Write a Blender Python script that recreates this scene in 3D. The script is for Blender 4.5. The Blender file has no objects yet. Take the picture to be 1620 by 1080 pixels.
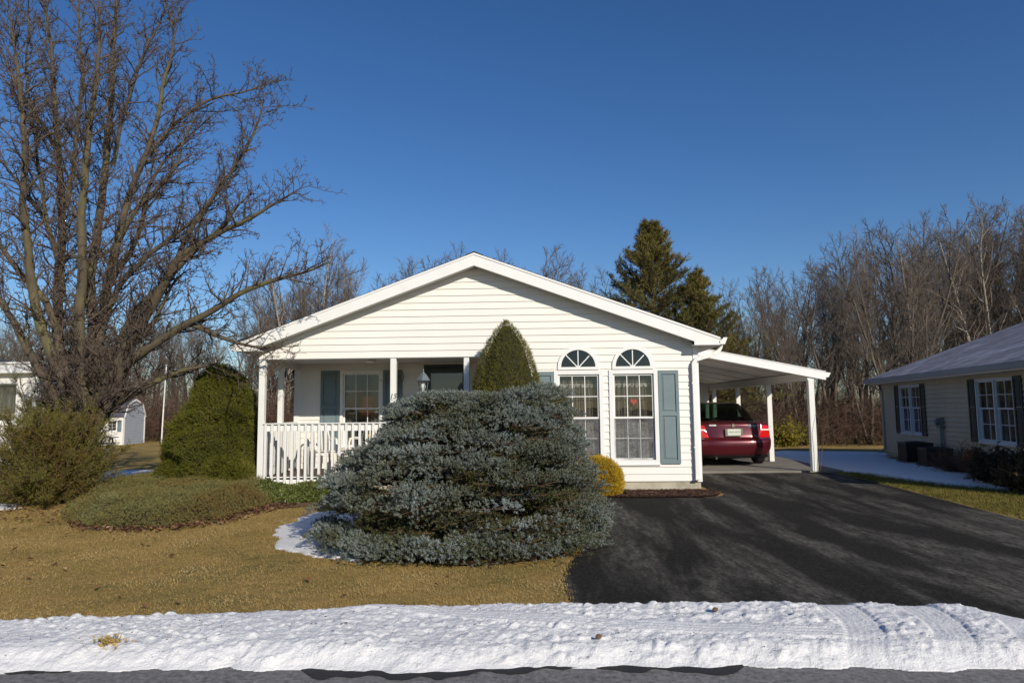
import bpy, bmesh, math, random
import numpy as np
from mathutils import Vector, Matrix
rng = np.random.default_rng(15)
random.seed(15)
scn = bpy.context.scene
COL = scn.collection
pi = math.pi

# ------------------------------------------------------------------ camera
def nrm(v):
    v = np.array(v, float); return v / np.linalg.norm(v)
def cray(x, y): return np.array([(x-810)/1080, (540-y)/1080, -1.])
CH = 1.52
_dy = nrm(cray(850, 643)); _b = cray(1850, 632.5)
_up = nrm(np.cross(_dy, _b)); _up = _up if _up[1] > 0 else -_up
_dx = np.cross(_dy, _up)
RC = np.array([_dx, _dy, _up])
def P(x, y, Y):
    w = RC @ cray(x, y); w = w / w[1] * Y
    return np.array([w[0], Y, w[2] + CH])
def G(x, y, z=0.0):
    w = RC @ cray(x, y); t = (z - CH) / w[2]
    return np.array([w[0]*t, w[1]*t, z])
cam = bpy.data.cameras.new("camera"); cam.lens = 24; cam.sensor_width = 36
cam.clip_start = 0.05; cam.clip_end = 3000
camo = bpy.data.objects.new("camera", cam); COL.objects.link(camo)
M = Matrix([list(r) for r in RC]).to_4x4(); M.translation = (0, 0, CH)
camo.matrix_world = M
scn.camera = camo

# ------------------------------------------------------------------ light
SUN = nrm([0.62, -1.0, 0.571])
w = bpy.data.worlds.new("World"); scn.world = w; w.use_nodes = True
nt = w.node_tree; bg = nt.nodes["Background"]
sky = nt.nodes.new("ShaderNodeTexSky"); sky.sky_type = 'NISHITA'; sky.sun_disc = False
sky.sun_elevation = math.asin(SUN[2]); sky.sun_rotation = math.atan2(SUN[0], SUN[1])
sky.air_density = 1.0; sky.dust_density = 0.2; sky.ozone_density = 4.0; sky.altitude = 100
hs = nt.nodes.new("ShaderNodeHueSaturation"); hs.inputs["Saturation"].default_value = 1.20; hs.inputs["Hue"].default_value = .508; nt.links.new(sky.outputs[0], hs.inputs["Color"])
nt.links.new(hs.outputs[0], bg.inputs[0]); bg.inputs[1].default_value = 0.098
sl = bpy.data.lights.new("sun", 'SUN'); sl.energy = 4.5; sl.angle = math.radians(0.53); sl.color = (1, .91, .78)
so = bpy.data.objects.new("sun", sl); COL.objects.link(so)
so.rotation_euler = Vector(-SUN).to_track_quat('-Z', 'Y').to_euler(); so.location = (8, -12, 12)
scn.view_settings.view_transform = 'Standard'; scn.view_settings.look = 'None'
scn.view_settings.exposure = 0.0; scn.view_settings.gamma = 1.0

# ------------------------------------------------------------------ materials
def newmat(name):
    m = bpy.data.materials.new(name); m.use_nodes = True
    return m, m.node_tree, m.node_tree.nodes["Principled BSDF"]
def c4(c): return (c[0], c[1], c[2], 1)
def node(nt, t, **k):
    n = nt.nodes.new(t)
    for a, v in k.items(): setattr(n, a, v)
    return n
def noise(nt, scale, detail=4, rough=.55, vec=None):
    n = node(nt, "ShaderNodeTexNoise"); n.inputs["Scale"].default_value = scale
    n.inputs["Detail"].default_value = detail; n.inputs["Roughness"].default_value = rough
    if vec is not None: nt.links.new(vec, n.inputs["Vector"])
    return n
def coords(nt, sc=(1, 1, 1), rot=(0, 0, 0)):
    t = node(nt, "ShaderNodeTexCoord"); mp = node(nt, "ShaderNodeMapping")
    mp.inputs["Scale"].default_value = sc; mp.inputs["Rotation"].default_value = rot
    nt.links.new(t.outputs["Object"], mp.inputs[0]); return mp.outputs[0]
def ramp(nt, fac, stops):
    r = node(nt, "ShaderNodeValToRGB"); e = r.color_ramp.elements
    while len(e) < len(stops): e.new(.5)
    for i, (p, c) in enumerate(stops): e[i].position = p; e[i].color = c4(c)
    nt.links.new(fac, r.inputs[0]); return r.outputs[0]
def mix(nt, fac, a, b, blend='MIX'):
    m = node(nt, "ShaderNodeMix", data_type='RGBA', blend_type=blend)
    for sock, v in ((m.inputs[0], fac), (m.inputs[6], a), (m.inputs[7], b)):
        if hasattr(v, "links"): nt.links.new(v, sock)
        elif isinstance(v, (int, float)): sock.default_value = v
        else: sock.default_value = c4(v)
    return m.outputs[2]
def bump(nt, h, strength, dist, bs):
    b = node(nt, "ShaderNodeBump"); b.inputs["Strength"].default_value = strength
    b.inputs["Distance"].default_value = dist; nt.links.new(h, b.inputs["Height"])
    nt.links.new(b.outputs[0], bs.inputs["Normal"])
def simple(name, c1, c2=None, scale=3, rough=.6, bscale=0, bdist=.01, metal=0, sc=(1,1,1), spec=.4, coat=0, dirt=None):
    m, nt, bs = newmat(name)
    c2 = c2 or tuple(x*.88 for x in c1); v = coords(nt, sc)
    n = noise(nt, scale, 6, .6, v)
    col = ramp(nt, n.outputs[0], [(.35, c1), (.65, c2)])
    if dirt:
        n2 = noise(nt, dirt[1], 8, .7, v)
        f = ramp(nt, n2.outputs[0], [(dirt[2], (0, 0, 0)), (dirt[2]+.2, (1, 1, 1))])
        col = mix(nt, f, col, dirt[0])
    nt.links.new(col, bs.inputs["Base Color"])
    bs.inputs["Roughness"].default_value = rough; bs.inputs["Metallic"].default_value = metal
    bs.inputs["Specular IOR Level"].default_value = spec
    if coat: bs.inputs["Coat Weight"].default_value = coat; bs.inputs["Coat Roughness"].default_value = .04
    if bscale:
        n3 = noise(nt, bscale, 5, .6, v); bump(nt, n3.outputs[0], .6, bdist, bs)
    return m
def foliage(name, stops, nscale=1.2, rough=.65, sub=.0, spec=.2):
    """leaf material: hue varies leaf by leaf and in soft patches of growth"""
    m, nt, bs = newmat(name); v = coords(nt)
    g = node(nt, "ShaderNodeNewGeometry"); n = noise(nt, nscale, 3, .6, v)
    a = node(nt, "ShaderNodeMath", operation='MULTIPLY_ADD'); nt.links.new(g.outputs["Random Per Island"], a.inputs[0])
    a.inputs[1].default_value = .45; b = node(nt, "ShaderNodeMath", operation='MULTIPLY_ADD')
    nt.links.new(n.outputs[0], b.inputs[0]); b.inputs[1].default_value = 1.5; b.inputs[2].default_value = -.5
    nt.links.new(b.outputs[0], a.inputs[2])
    nt.links.new(ramp(nt, a.outputs[0], stops), bs.inputs["Base Color"])
    bs.inputs["Roughness"].default_value = rough; bs.inputs["Specular IOR Level"].default_value = spec
    return m
def glass(name, tint=(.95, .97, .96), base=.04, rough=.0, ior=1.5):
    m, nt, bs = newmat(name); nt.nodes.remove(bs); out = nt.nodes["Material Output"]
    t = node(nt, "ShaderNodeBsdfTransparent"); t.inputs[0].default_value = c4(tint)
    g = node(nt, "ShaderNodeBsdfGlossy"); g.inputs["Roughness"].default_value = rough
    lw = node(nt, "ShaderNodeLayerWeight"); pw_ = node(nt, "ShaderNodeMath", operation='POWER'); pw_.inputs[1].default_value = 4.5
    nt.links.new(lw.outputs["Facing"], pw_.inputs[0]); lw.inputs[0].default_value = .5
    fr = node(nt, "ShaderNodeMath", operation='MULTIPLY_ADD'); fr.inputs[1].default_value = .9; fr.inputs[2].default_value = ((ior-1)/(ior+1))**2; nt.links.new(pw_.outputs[0], fr.inputs[0])
    n = noise(nt, 2.5, 2, .5, coords(nt)); bp = node(nt, "ShaderNodeBump"); bp.inputs["Strength"].default_value = .12
    bp.inputs["Distance"].default_value = .01; nt.links.new(n.outputs[0], bp.inputs["Height"]); nt.links.new(bp.outputs[0], g.inputs["Normal"])
    mx = node(nt, "ShaderNodeMixShader"); ad = node(nt, "ShaderNodeMath", operation='ADD'); ad.inputs[1].default_value = base
    nt.links.new(fr.outputs[0], ad.inputs[0]); nt.links.new(ad.outputs[0], mx.inputs[0])
    nt.links.new(t.outputs[0], mx.inputs[1]); nt.links.new(g.outputs[0], mx.inputs[2]); nt.links.new(mx.outputs[0], out.inputs[0])
    return m
def veil(name, color, op, sc=(1, 1, 1), scale=20, lo=.4, hi=.6):
    """woven half-open cloth or mesh: part of it lets light through"""
    m, nt, bs = newmat(name); out = nt.nodes["Material Output"]
    bs.inputs["Base Color"].default_value = c4(color); bs.inputs["Roughness"].default_value = .9
    t = node(nt, "ShaderNodeBsdfTransparent"); mx = node(nt, "ShaderNodeMixShader")
    n = noise(nt, scale, 3, .6, coords(nt, sc))
    r = ramp(nt, n.outputs[0], [(lo, (op*.35,)*3), (hi, (min(1, op*1.35),)*3)])
    nt.links.new(r, mx.inputs[0]); nt.links.new(t.outputs[0], mx.inputs[1]); nt.links.new(bs.outputs[0], mx.inputs[2])
    nt.links.new(mx.outputs[0], out.inputs[0]); return m

MT = {}
MT['vinyl'] = simple("white_vinyl", (.80, .775, .72), (.77, .745, .69), 1.5, .5, 60, .0006, dirt=((.66, .64, .58), 1.2, .62), spec=.3)
MT['trim'] = simple("white_trim", (.80, .80, .78), (.76, .76, .73), 2.5, .45, 40, .0005, dirt=((.60, .58, .52), 3.2, .64))
MT['post'] = simple("white_painted_post", (.78, .78, .74), (.72, .72, .68), 4, .5, 40, .001, sc=(1, 1, .3), dirt=((.50, .47, .40), 5, .62))
MT['soffit'] = simple("soffit_panel", (.72, .70, .66), (.66, .64, .60), 2, .5, 30, .001)
MT['shutter'] = simple("slate_blue_shutter", (.165, .222, .235), (.145, .198, .21), 3, .5, 80, .0008)
MT['dkshutter'] = simple("dark_green_shutter", (.018, .034, .037), (.014, .026, .03), 3, .5, 80, .0008)
MT['concrete'] = simple("foundation_concrete", (.48, .44, .34), (.38, .35, .27), 5, .9, 60, .004, dirt=((.22, .2, .16), 2.5, .58))
MT['slab'] = simple("slab_concrete", (.22, .20, .17), (.15, .14, .12), 1.5, .9, 70, .003, dirt=((.16, .15, .13), .9, .52))
MT['deck'] = simple("brown_deck_boards", (.16, .07, .05), (.11, .05, .036), 6, .6, 30, .002, sc=(1, 8, 1))
MT['glass'] = glass("window_glass"); MT['carglass'] = glass("tinted_car_glass", (.22, .31, .26), .0, ior=1.3)
MT['shingle'] = simple("dark_roof_shingle", (.06, .06, .065), (.035, .035, .04), 14, .9, 40, .01, sc=(1, 3, 1))
MT['snowroof'] = simple("frosted_roof_shingle", (.27, .26, .29), (.13, .125, .145), 5, .9, 26, .012, dirt=((.42, .42, .47), 1.0, .5))
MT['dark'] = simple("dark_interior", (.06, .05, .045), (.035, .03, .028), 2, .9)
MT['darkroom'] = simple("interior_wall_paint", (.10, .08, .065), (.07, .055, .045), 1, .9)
MT['door'] = simple("charcoal_storm_door", (.040, .050, .052), (.032, .04, .042), 3, .4)
MT['doorpanel'] = simple("grey_green_door_panel", (.125, .125, .105), (.105, .105, .09), 2, .35)
MT['brass'] = simple("brass_fitting", (.5, .36, .12), None, 3, .35, metal=.9)
MT['lace'] = veil("lace_curtain", (.34, .31, .27), .30, (6, 6, .35), 9, .42, .62)
MT['lace2'] = veil("patterned_lace", (.46, .43, .38), .36, (1, 1, 1), 22, .42, .55)
MT['screen'] = veil("insect_screen", (.22, .225, .235), .42, (1, 1, 1), 5, .3, .7)
MT['orange'] = simple("orange_lampshade", (.45, .09, .02), (.3, .05, .01), 3, .8)
MT['red'] = simple("red_ribbon", (.42, .015, .02), (.28, .01, .015), 6, .6)
MT['black'] = simple("black_plastic", (.02, .02, .022), None, 4, .5)
MT['metaldk'] = simple("grey_lantern_metal", (.16, .19, .20), (.12, .15, .16), 6, .45, metal=.3)
MT['bulb'] = simple("frosted_bulb_glass", (.9, .88, .8), None, 3, .2)
MT['wire'] = simple("pale_wire", (.30, .28, .22), (.2, .18, .14), 8, .5, metal=.5)
MT['plastic'] = simple("white_resin_chair", (.8, .76, .68), (.74, .70, .62), 3, .4)
MT['bark'] = simple("lichen_bark", (.115, .090, .058), (.060, .048, .038), 5, .95, 30, .02, sc=(1, 1, .35), dirt=((.155, .15, .055), 1.6, .5))
MT['twig'] = simple("pear_twig", (.120, .092, .068), (.070, .052, .042), 5, .9, 60, .004)
MT['wbark'] = simple("woodland_bark", (.150, .122, .090), (.075, .060, .046), 2.2, .95, 20, .02, sc=(1, 1, .3))
MT['wtwig'] = simple("woodland_twig", (.160, .132, .110), (.105, .084, .068), 1.2, .95)
MT['pbark'] = simple("pale_bark", (.42, .38, .31), (.20, .17, .13), 1.6, .9, 20, .02, sc=(1, 1, .4))
MT['ptwig'] = simple("pale_twig", (.20, .155, .125), (.13, .10, .085), 1.5, .95)
MT['brush'] = simple("rust_brown_brush", (.15, .088, .058), (.085, .055, .040), 1.0, .95)
MT['siding_n'] = simple("beige_neighbour_siding", (.50, .445, .33), (.44, .39, .285), 1.2, .6, 50, .001, dirt=((.36, .31, .2), .8, .55))
MT['shedshade'] = simple("shaded_shed_siding", (.36, .39, .45), (.33, .36, .42), 2, .6)  # shed siding with the gable's weaker sunlight painted in as blue grey
MT['shedroof'] = simple("shed_roof_shingle", (.11, .11, .125), (.07, .07, .085), 6, .9)
MT['wood_table'] = simple("weathered_wood", (.20, .21, .21), (.14, .14, .15), 6, .9, 30, .004, sc=(1, 6, 1))

# ------------------------------------------------------------------ objects
def tag(o, label=None, cat=None, group=None, kind=None):
    if label: o["label"] = label
    if cat: o["category"] = cat
    if group: o["group"] = group
    if kind: o["kind"] = kind
    return o
def empty(name, loc, label, cat, group=None):
    o = bpy.data.objects.new(name, None); COL.objects.link(o); o.location = loc
    o.empty_display_size = .2
    return tag(o, label, cat, group)
def link(name, me, mat, parent=None, smooth=False):
    o = bpy.data.objects.new(name, me); COL.objects.link(o)
    if mat is not None: me.materials.append(mat)
    if smooth: me.polygons.foreach_set("use_smooth", [True]*len(me.polygons))
    if parent is not None:
        o.parent = parent; o.matrix_parent_inverse = WM(parent).inverted()
    return o
def WM(o):
    m = Matrix.LocRotScale(o.location, o.rotation_euler, o.scale)
    if o.parent: m = WM(o.parent) @ o.matrix_parent_inverse @ m
    return m
def copy_tree(o, parent=None, shift=None):
    c = o.copy(); COL.objects.link(c)
    if parent is not None: c.parent = parent
    for ch in list(o.children): copy_tree(ch, c)
    return c
def arrmesh(name, V, F, sizes=None):
    """fast mesh from numpy arrays; F is (n,k) or a flat index list with sizes"""
    me = bpy.data.meshes.new(name); V = np.asarray(V, np.float32).reshape(-1, 3)
    if sizes is None:
        F = np.asarray(F, np.int32); sizes = np.full(len(F), F.shape[1], np.int32); F = F.ravel()
    else: F = np.asarray(F, np.int32); sizes = np.asarray(sizes, np.int32)
    me.vertices.add(len(V)); me.vertices.foreach_set("co", V.ravel())
    me.loops.add(len(F)); me.loops.foreach_set("vertex_index", F)
    me.polygons.add(len(sizes)); st = np.zeros(len(sizes), np.int32); st[1:] = np.cumsum(sizes)[:-1]
    me.polygons.foreach_set("loop_start", st); me.polygons.foreach_set("loop_total", sizes)
    me.update(calc_edges=True); return me

class MB:
    """collects shapes, in an optional frame O + u*U + z*Z + d*N, into one mesh"""
    def __init__(s, O=(0, 0, 0), U=(1, 0, 0), Z=(0, 0, 1), N=(0, -1, 0)):
        s.v = []; s.f = []; s.O = Vector(O); s.U = Vector(U); s.Z = Vector(Z); s.N = Vector(N)
    def p(s, u, z, d): return s.O + s.U*u + s.Z*z + s.N*d
    def addv(s, pts): i = len(s.v); s.v += [tuple(q) for q in pts]; return i
    def bx(s, u0, u1, z0, z1, d0, d1):
        i = s.addv([s.p(u, z, d) for z in (z0, z1) for (u, d) in ((u0, d0), (u1, d0), (u1, d1), (u0, d1))])
        for q in ((0, 1, 2, 3), (4, 7, 6, 5), (0, 4, 5, 1), (1, 5, 6, 2), (2, 6, 7, 3), (3, 7, 4, 0)): s.f.append([i+k for k in q])
        return s
    def poly(s, pts, d0, d1):
        """extruded polygon in the frame's u,z plane"""
        n = len(pts); i = s.addv([s.p(u, z, d0) for u, z in pts]+[s.p(u, z, d1) for u, z in pts])
        s.f.append([i+k for k in range(n)][::-1]); s.f.append([i+n+k for k in range(n)])
        for k in range(n): k2 = (k+1) % n; s.f.append([i+k, i+k2, i+n+k2, i+n+k])
        return s
    def quad(s, pts): i = s.addv(pts); s.f.append([i+k for k in range(len(pts))]); return s
    def tube(s, pts, r, n=8, cap=True):
        pts = [Vector(q) for q in pts]; m = len(pts); rr = r if hasattr(r, '__len__') else [r]*m
        t0 = (pts[1]-pts[0]).normalized(); ref = Vector((0, 0, 1)) if abs(t0.z) < .9 else Vector((1, 0, 0))
        rings = []; a = t0.cross(ref).normalized()
        for k in range(m):
            t = (pts[min(k+1, m-1)]-pts[max(k-1, 0)]).normalized(); a = (a-t*a.dot(t)).normalized(); b = t.cross(a)
            rings.append(s.addv([pts[k]+(a*math.cos(2*pi*j/n)+b*math.sin(2*pi*j/n))*rr[k] for j in range(n)]))
        for k in range(m-1):
            for j in range(n): j2 = (j+1) % n; s.f.append([rings[k]+j, rings[k]+j2, rings[k+1]+j2, rings[k+1]+j])
        if cap: s.f.append([rings[0]+j for j in range(n)][::-1]); s.f.append([rings[-1]+j for j in range(n)])
        return s
    def lathe(s, c, prof, n=16, axis=(0, 0, 1), sq=False):
        c = Vector(c); ax = Vector(axis).normalized(); ref = Vector((0, 0, 1)) if abs(ax.z) < .9 else Vector((1, 0, 0))
        a = ax.cross(ref).normalized(); b = ax.cross(a); rings = []
        off = pi/n if sq else 0
        for r, h in prof: rings.append(s.addv([c+ax*h+(a*math.cos(2*pi*j/n+off)+b*math.sin(2*pi*j/n+off))*max(r, 1e-4) for j in range(n)]))
        for k in range(len(prof)-1):
            for j in range(n): j2 = (j+1) % n; s.f.append([rings[k]+j, rings[k]+j2, rings[k+1]+j2, rings[k+1]+j])
        s.f.append([rings[0]+j for j in range(n)][::-1]); s.f.append([rings[-1]+j for j in range(n)])
        return s
    def build(s, name, mat, parent=None, smooth=False, bev=0):
        me = bpy.data.meshes.new(name); me.from_pydata(s.v, [], s.f)
        bm = bmesh.new(); bm.from_mesh(me); bmesh.ops.recalc_face_normals(bm, faces=bm.faces)
        if bev: bmesh.ops.bevel(bm, geom=list(bm.edges), offset=bev, segments=1, affect='EDGES')
        bm.to_mesh(me); bm.free(); me.update()
        o = link(name, me, mat, parent, smooth)
        if smooth:
            try: me.set_sharp_from_angle(angle=math.radians(40))
            except Exception: pass
        return o

def smooth01(t): t = np.clip(t, 0, 1); return t*t*(3-2*t)
_perm = rng.random((256, 256))
def vnoise(x, y):
    xi = np.floor(x).astype(int); yi = np.floor(y).astype(int); fx = smooth01(x-xi); fy = smooth01(y-yi)
    g = lambda a, b: _perm[a & 255, b & 255]
    return (g(xi, yi)*(1-fx)+g(xi+1, yi)*fx)*(1-fy)+(g(xi, yi+1)*(1-fx)+g(xi+1, yi+1)*fx)*fy
def fbm(x, y, o=4):
    s = 0; a = .5
    for k in range(o): s = s+a*vnoise(x*2**k+17.3*k, y*2**k+5.1*k); a *= .5
    return s/(1-.5**o)
def T(x, y):
    """lie of the land: level round the house, falling gently towards the woods"""
    x = np.asarray(x, float); y = np.asarray(y, float)
    return -.52*smooth01((y-14)/27)-1.4*smooth01((y-44)/60)-6*smooth01((y-110)/500)
def inpoly(x, y, poly):
    x = np.asarray(x); y = np.asarray(y); r = np.zeros(x.shape, bool); n = len(poly)
    for i in range(n):
        x1, y1 = poly[i][:2]; x2, y2 = poly[(i+1) % n][:2]
        c = ((y1 > y) != (y2 > y)) & (x < (x2-x1)*(y-y1)/(y2-y1+1e-12)+x1); r ^= c
    return r

# ================================================================== GROUND
def lawn_material():
    m, nt, bs = newmat("winter_lawn"); v = coords(nt)
    n1 = noise(nt, .55, 5, .6, v); n2 = noise(nt, 9, 5, .7, v); n3 = noise(nt, 60, 3, .7, v)
    tan = ramp(nt, n2.outputs[0], [(.3, (.30, .20, .068)), (.5, (.375, .252, .09)), (.72, (.44, .305, .12))])
    grn = ramp(nt, n2.outputs[0], [(.3, (.105, .105, .030)), (.7, (.19, .17, .055))])
    n7 = noise(nt, 2.6, 5, .7, v); mxn = node(nt, 'ShaderNodeMath', operation='MULTIPLY_ADD'); nt.links.new(n7.outputs[0], mxn.inputs[0]); mxn.inputs[1].default_value = .6; mx2 = node(nt, 'ShaderNodeMath', operation='MULTIPLY'); nt.links.new(n1.outputs[0], mx2.inputs[0]); mx2.inputs[1].default_value = .6; nt.links.new(mx2.outputs[0], mxn.inputs[2])
    f = ramp(nt, mxn.outputs[0], [(.55, (0, 0, 0)), (.72, (.85, .85, .85))])
    col = mix(nt, f, tan, grn)
    fine = ramp(nt, n3.outputs[0], [(.3, (.78, .78, .78)), (.7, (1.15, 1.15, 1.15))])
    col = mix(nt, .8, col, fine, 'MULTIPLY')
    nt.links.new(col, bs.inputs["Base Color"]); bs.inputs["Roughness"].default_value = 1; bs.inputs["Specular IOR Level"].default_value = .1
    ad = node(nt, "ShaderNodeMath", operation='ADD'); nt.links.new(n2.outputs[0], ad.inputs[0]); nt.links.new(n3.outputs[0], ad.inputs[1])
    bump(nt, ad.outputs[0], .6, .02, bs); return m
MT['lawn'] = lawn_material()
xs = np.concatenate([[-900, -400, -200, -100, -60, -45], np.arange(-34, 34.1, .8), [45, 60, 100, 200, 400, 900]])
ys = np.concatenate([[-300, -100, -40, -15], np.arange(-4, 60.1, .8), [70, 85, 100, 120, 150, 200, 300, 500, 900]])
XX, YY = np.meshgrid(xs, ys); ZZ = T(XX, YY)+np.where((YY > 5) & (YY < 60), .012*(fbm(XX*.9, YY*.9)-.5), 0)-np.where(YY < 5, .012, .006)
def gridfaces(nx, ny):
    i = np.arange((nx-1)*(ny-1)); r = i//(nx-1); c = i % (nx-1); a = r*nx+c
    return np.stack([a, a+1, a+nx+1, a+nx], 1)
o = link("lawn_ground", arrmesh("lawn_ground", np.stack([XX, YY, ZZ], -1), gridfaces(len(xs), len(ys))), MT['lawn'], smooth=True)
tag(o, kind="structure", label="tan winter lawn with worn green patches around the houses")

def sheet(name, poly, z, mat, label=None, step=.5):
    """flat sheet over a polygon outline, cut into a grid fine enough to follow the land"""
    bm = bmesh.new(); vs = [bm.verts.new((x, y, z)) for x, y in poly]; bm.faces.new(vs)
    bmesh.ops.triangulate(bm, faces=bm.faces)
    me = bpy.data.meshes.new(name); bm.normal_update()
    for f in bm.faces:
        if f.normal.z < 0: f.normal_flip()
    bm.to_mesh(me); bm.free()
    return tag(link(name, me, mat), label=label, kind="structure")

def asphalt(name, base, worn, streak=None, speck=(.16, .16, .16)):
    m, nt, bs = newmat(name); v = coords(nt)
    n1 = noise(nt, 85, 4, .85, v); n2 = noise(nt, 1.1, 5, .65, v)
    col = ramp(nt, n2.outputs[0], [(.35, base), (.7, tuple(c*1.3 for c in base))]); n5 = noise(nt, 26, 4, .75, v); g5 = ramp(nt, n5.outputs[0], [(.3, (.5, .5, .5)), (.7, (1.5, 1.5, 1.5))])
    if streak:
        # worn wheel lanes that run up the drive
        v2 = coords(nt, (1.45, .26, 1), (0, 0, math.radians(6.0))); s1 = noise(nt, 1.15, 7, .62, v2); s1.inputs["Distortion"].default_value = .35
        v3 = coords(nt, (6, 1.6, 1), (0, 0, math.radians(8))); s2 = noise(nt, 2.2, 8, .8, v3)
        f1 = ramp(nt, s1.outputs[0], [(.45, (0, 0, 0)), (.64, (.85, .85, .85))]); f2 = ramp(nt, s2.outputs[0], [(.38, (.05,)*3), (.60, (1, 1, 1))])
        f = mix(nt, 1.0, f1, f2, 'MULTIPLY'); col = mix(nt, f, col, worn)
        # hairline scuffs
        v4 = coords(nt, (9, .5, 1), (0, 0, math.radians(-22))); s3 = noise(nt, 1.5, 4, .8, v4)
        f3 = ramp(nt, s3.outputs[0], [(.70, (0, 0, 0)), (.76, (.5, .5, .5))]); col = mix(nt, f3, col, worn)
    sp = ramp(nt, n1.outputs[0], [(.57, (0, 0, 0)), (.70, (.6, .6, .6))]); col = mix(nt, sp, col, speck)
    col = mix(nt, 1.0, col, g5, 'MULTIPLY'); nt.links.new(col, bs.inputs["Base Color"]); bs.inputs["Roughness"].default_value = .95; bs.inputs["Specular IOR Level"].default_value = .06
    bump(nt, n1.outputs[0], .7, .006, bs); return m
MT['road'] = asphalt("road_asphalt", (.175, .17, .165), (.2, .2, .2), None, (.36, .35, .34))
MT['drive'] = asphalt("driveway_asphalt", (.022, .0205, .0185), (.170, .160, .138), True, (.17, .165, .15))
DRIVE = [(.24, 4.36), (.24, 5.5), (.20, 6.2), (.30, 6.9), (.62, 8.2), (.90, 9.6), (1.05, 11.0), (1.14, 11.55), (2.0, 11.52), (2.75, 11.55), (3.08, 11.75), (3.22, 12.1), (3.12, 12.45), (3.06, 13.5), (3.05, 15.55), (6.50, 15.55), (6.46, 13), (6.28, 10.5), (6.2, 9.2), (6.2, 8.3), (6.5, 6.8), (7.6, 5.2), (8.6, 4.36)]
sheet("driveway", DRIVE, .006, MT['drive'], "dark sealed asphalt driveway with worn grey wheel lanes")
sheet("road", [(-120, -5.6), (120, -5.6), (120, 4.35), (-120, 4.35)], .002, MT['road'], "grey asphalt street in front of the snow bank")
o = MB().bx(3.05, 6.75, -.6, .05, -26.5, -15.55).build("carport_slab", MT['slab'], bev=.01)
tag(o, "concrete parking slab under the carport", kind="structure")

# wet dark stains where the bank drains onto the road
m, ntm, bs = newmat("wet_asphalt"); bs.inputs["Base Color"].default_value = (.026, .025, .025, 1); bs.inputs["Roughness"].default_value = .6; bs.inputs["Specular IOR Level"].default_value = .2
nn = noise(ntm, 150, 3, .8, coords(ntm)); bump(ntm, nn.outputs[0], .6, .005, bs); MT['wet'] = m
def blobs(name, z, mat, y0, amp, x0, x1, thr, seed, label):
    xs = np.arange(x0, x1, .03); mb = MB(); a = fbm(xs*1.3+seed, xs*0+seed, 4)+.22*(fbm(xs*9+seed, xs*0+3, 2)-.5); dep = np.clip(a-thr, 0, 1)*amp
    for i in range(len(xs)-1):
        if dep[i] > 0 and dep[i+1] > 0:
            mb.quad([(xs[i], y0(xs[i])-dep[i], z), (xs[i+1], y0(xs[i+1])-dep[i+1], z), (xs[i+1], y0(xs[i+1])+.3, z), (xs[i], y0(xs[i])+.3, z)])
    return tag(mb.build(name, mat), label, kind="structure")
front = lambda x: 4.10+.022*(np.asarray(x)+1)+.03*np.sin(np.asarray(x)*2.1)
blobs("wet_road_edge", .0065, MT['wet'], lambda x: front(x)+.04, .55, -5, 4.2, .46, 3.0, "dark wet meltwater stains along the foot of the snow bank")

# ---- snow
def snow_material():
    m, nt, bs = newmat("old_snow"); v = coords(nt)
    n1 = noise(nt, 2.2, 6, .7, v); n2 = noise(nt, 45, 5, .7, v)
    col = ramp(nt, n1.outputs[0], [(.30, (.82, .82, .815)), (.62, (.79, .785, .77)), (.78, (.62, .59, .52))])
    nt.links.new(col, bs.inputs["Base Color"]); bs.inputs["Roughness"].default_value = .75
    bs.inputs["Subsurface Weight"].default_value = .0; bs.inputs["Subsurface Radius"].default_value = (.03, .04, .05); bs.inputs["Subsurface Scale"].default_value = .6
    bump(nt, n2.outputs[0], .9, .016, bs); return m
MT['snow'] = snow_material()
st = .0125
xs = np.arange(-7.5, 3.75, st); ys = np.arange(3.85, 5.95, st); XX, YY = np.meshgrid(xs, ys)
yf = front(XX)+.05*(fbm(XX*1.3, XX*0+9, 3)-.5)+.10*(fbm(XX*6, YY*6, 3)-.5)
yb = np.interp(XX, [-7.5, -4, -2.6, -1.2, .2, 1.7, 3.0, 3.3, 3.6], [4.7, 4.93, 5.12, 5.28, 5.36, 5.38, 5.28, 4.9, 4.3])+.12*(fbm(XX*2.2+4, YY*0+2, 4)-.5)
d = np.minimum((YY-yf), (yb-YY)); body = smooth01(d/.22)**.7*np.where(d > 0, 1, 0)
clump = (1-np.abs(2*fbm(XX*7, YY*9, 4)-1)); lump = fbm(XX*14+9, YY*16, 3); big = fbm(XX*1.6, YY*2.2+7, 3)
xr = 1.0
rub = smooth01((fbm(XX*2.5+3, YY*4, 3)-.38)*5)
h = body*(.050+.060*big+.016*(clump-.75)+.022*(lump-.5)*rub+.020*(fbm(XX*30, YY*32, 3)-.5))
RS = np.random.default_rng(12)
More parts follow.
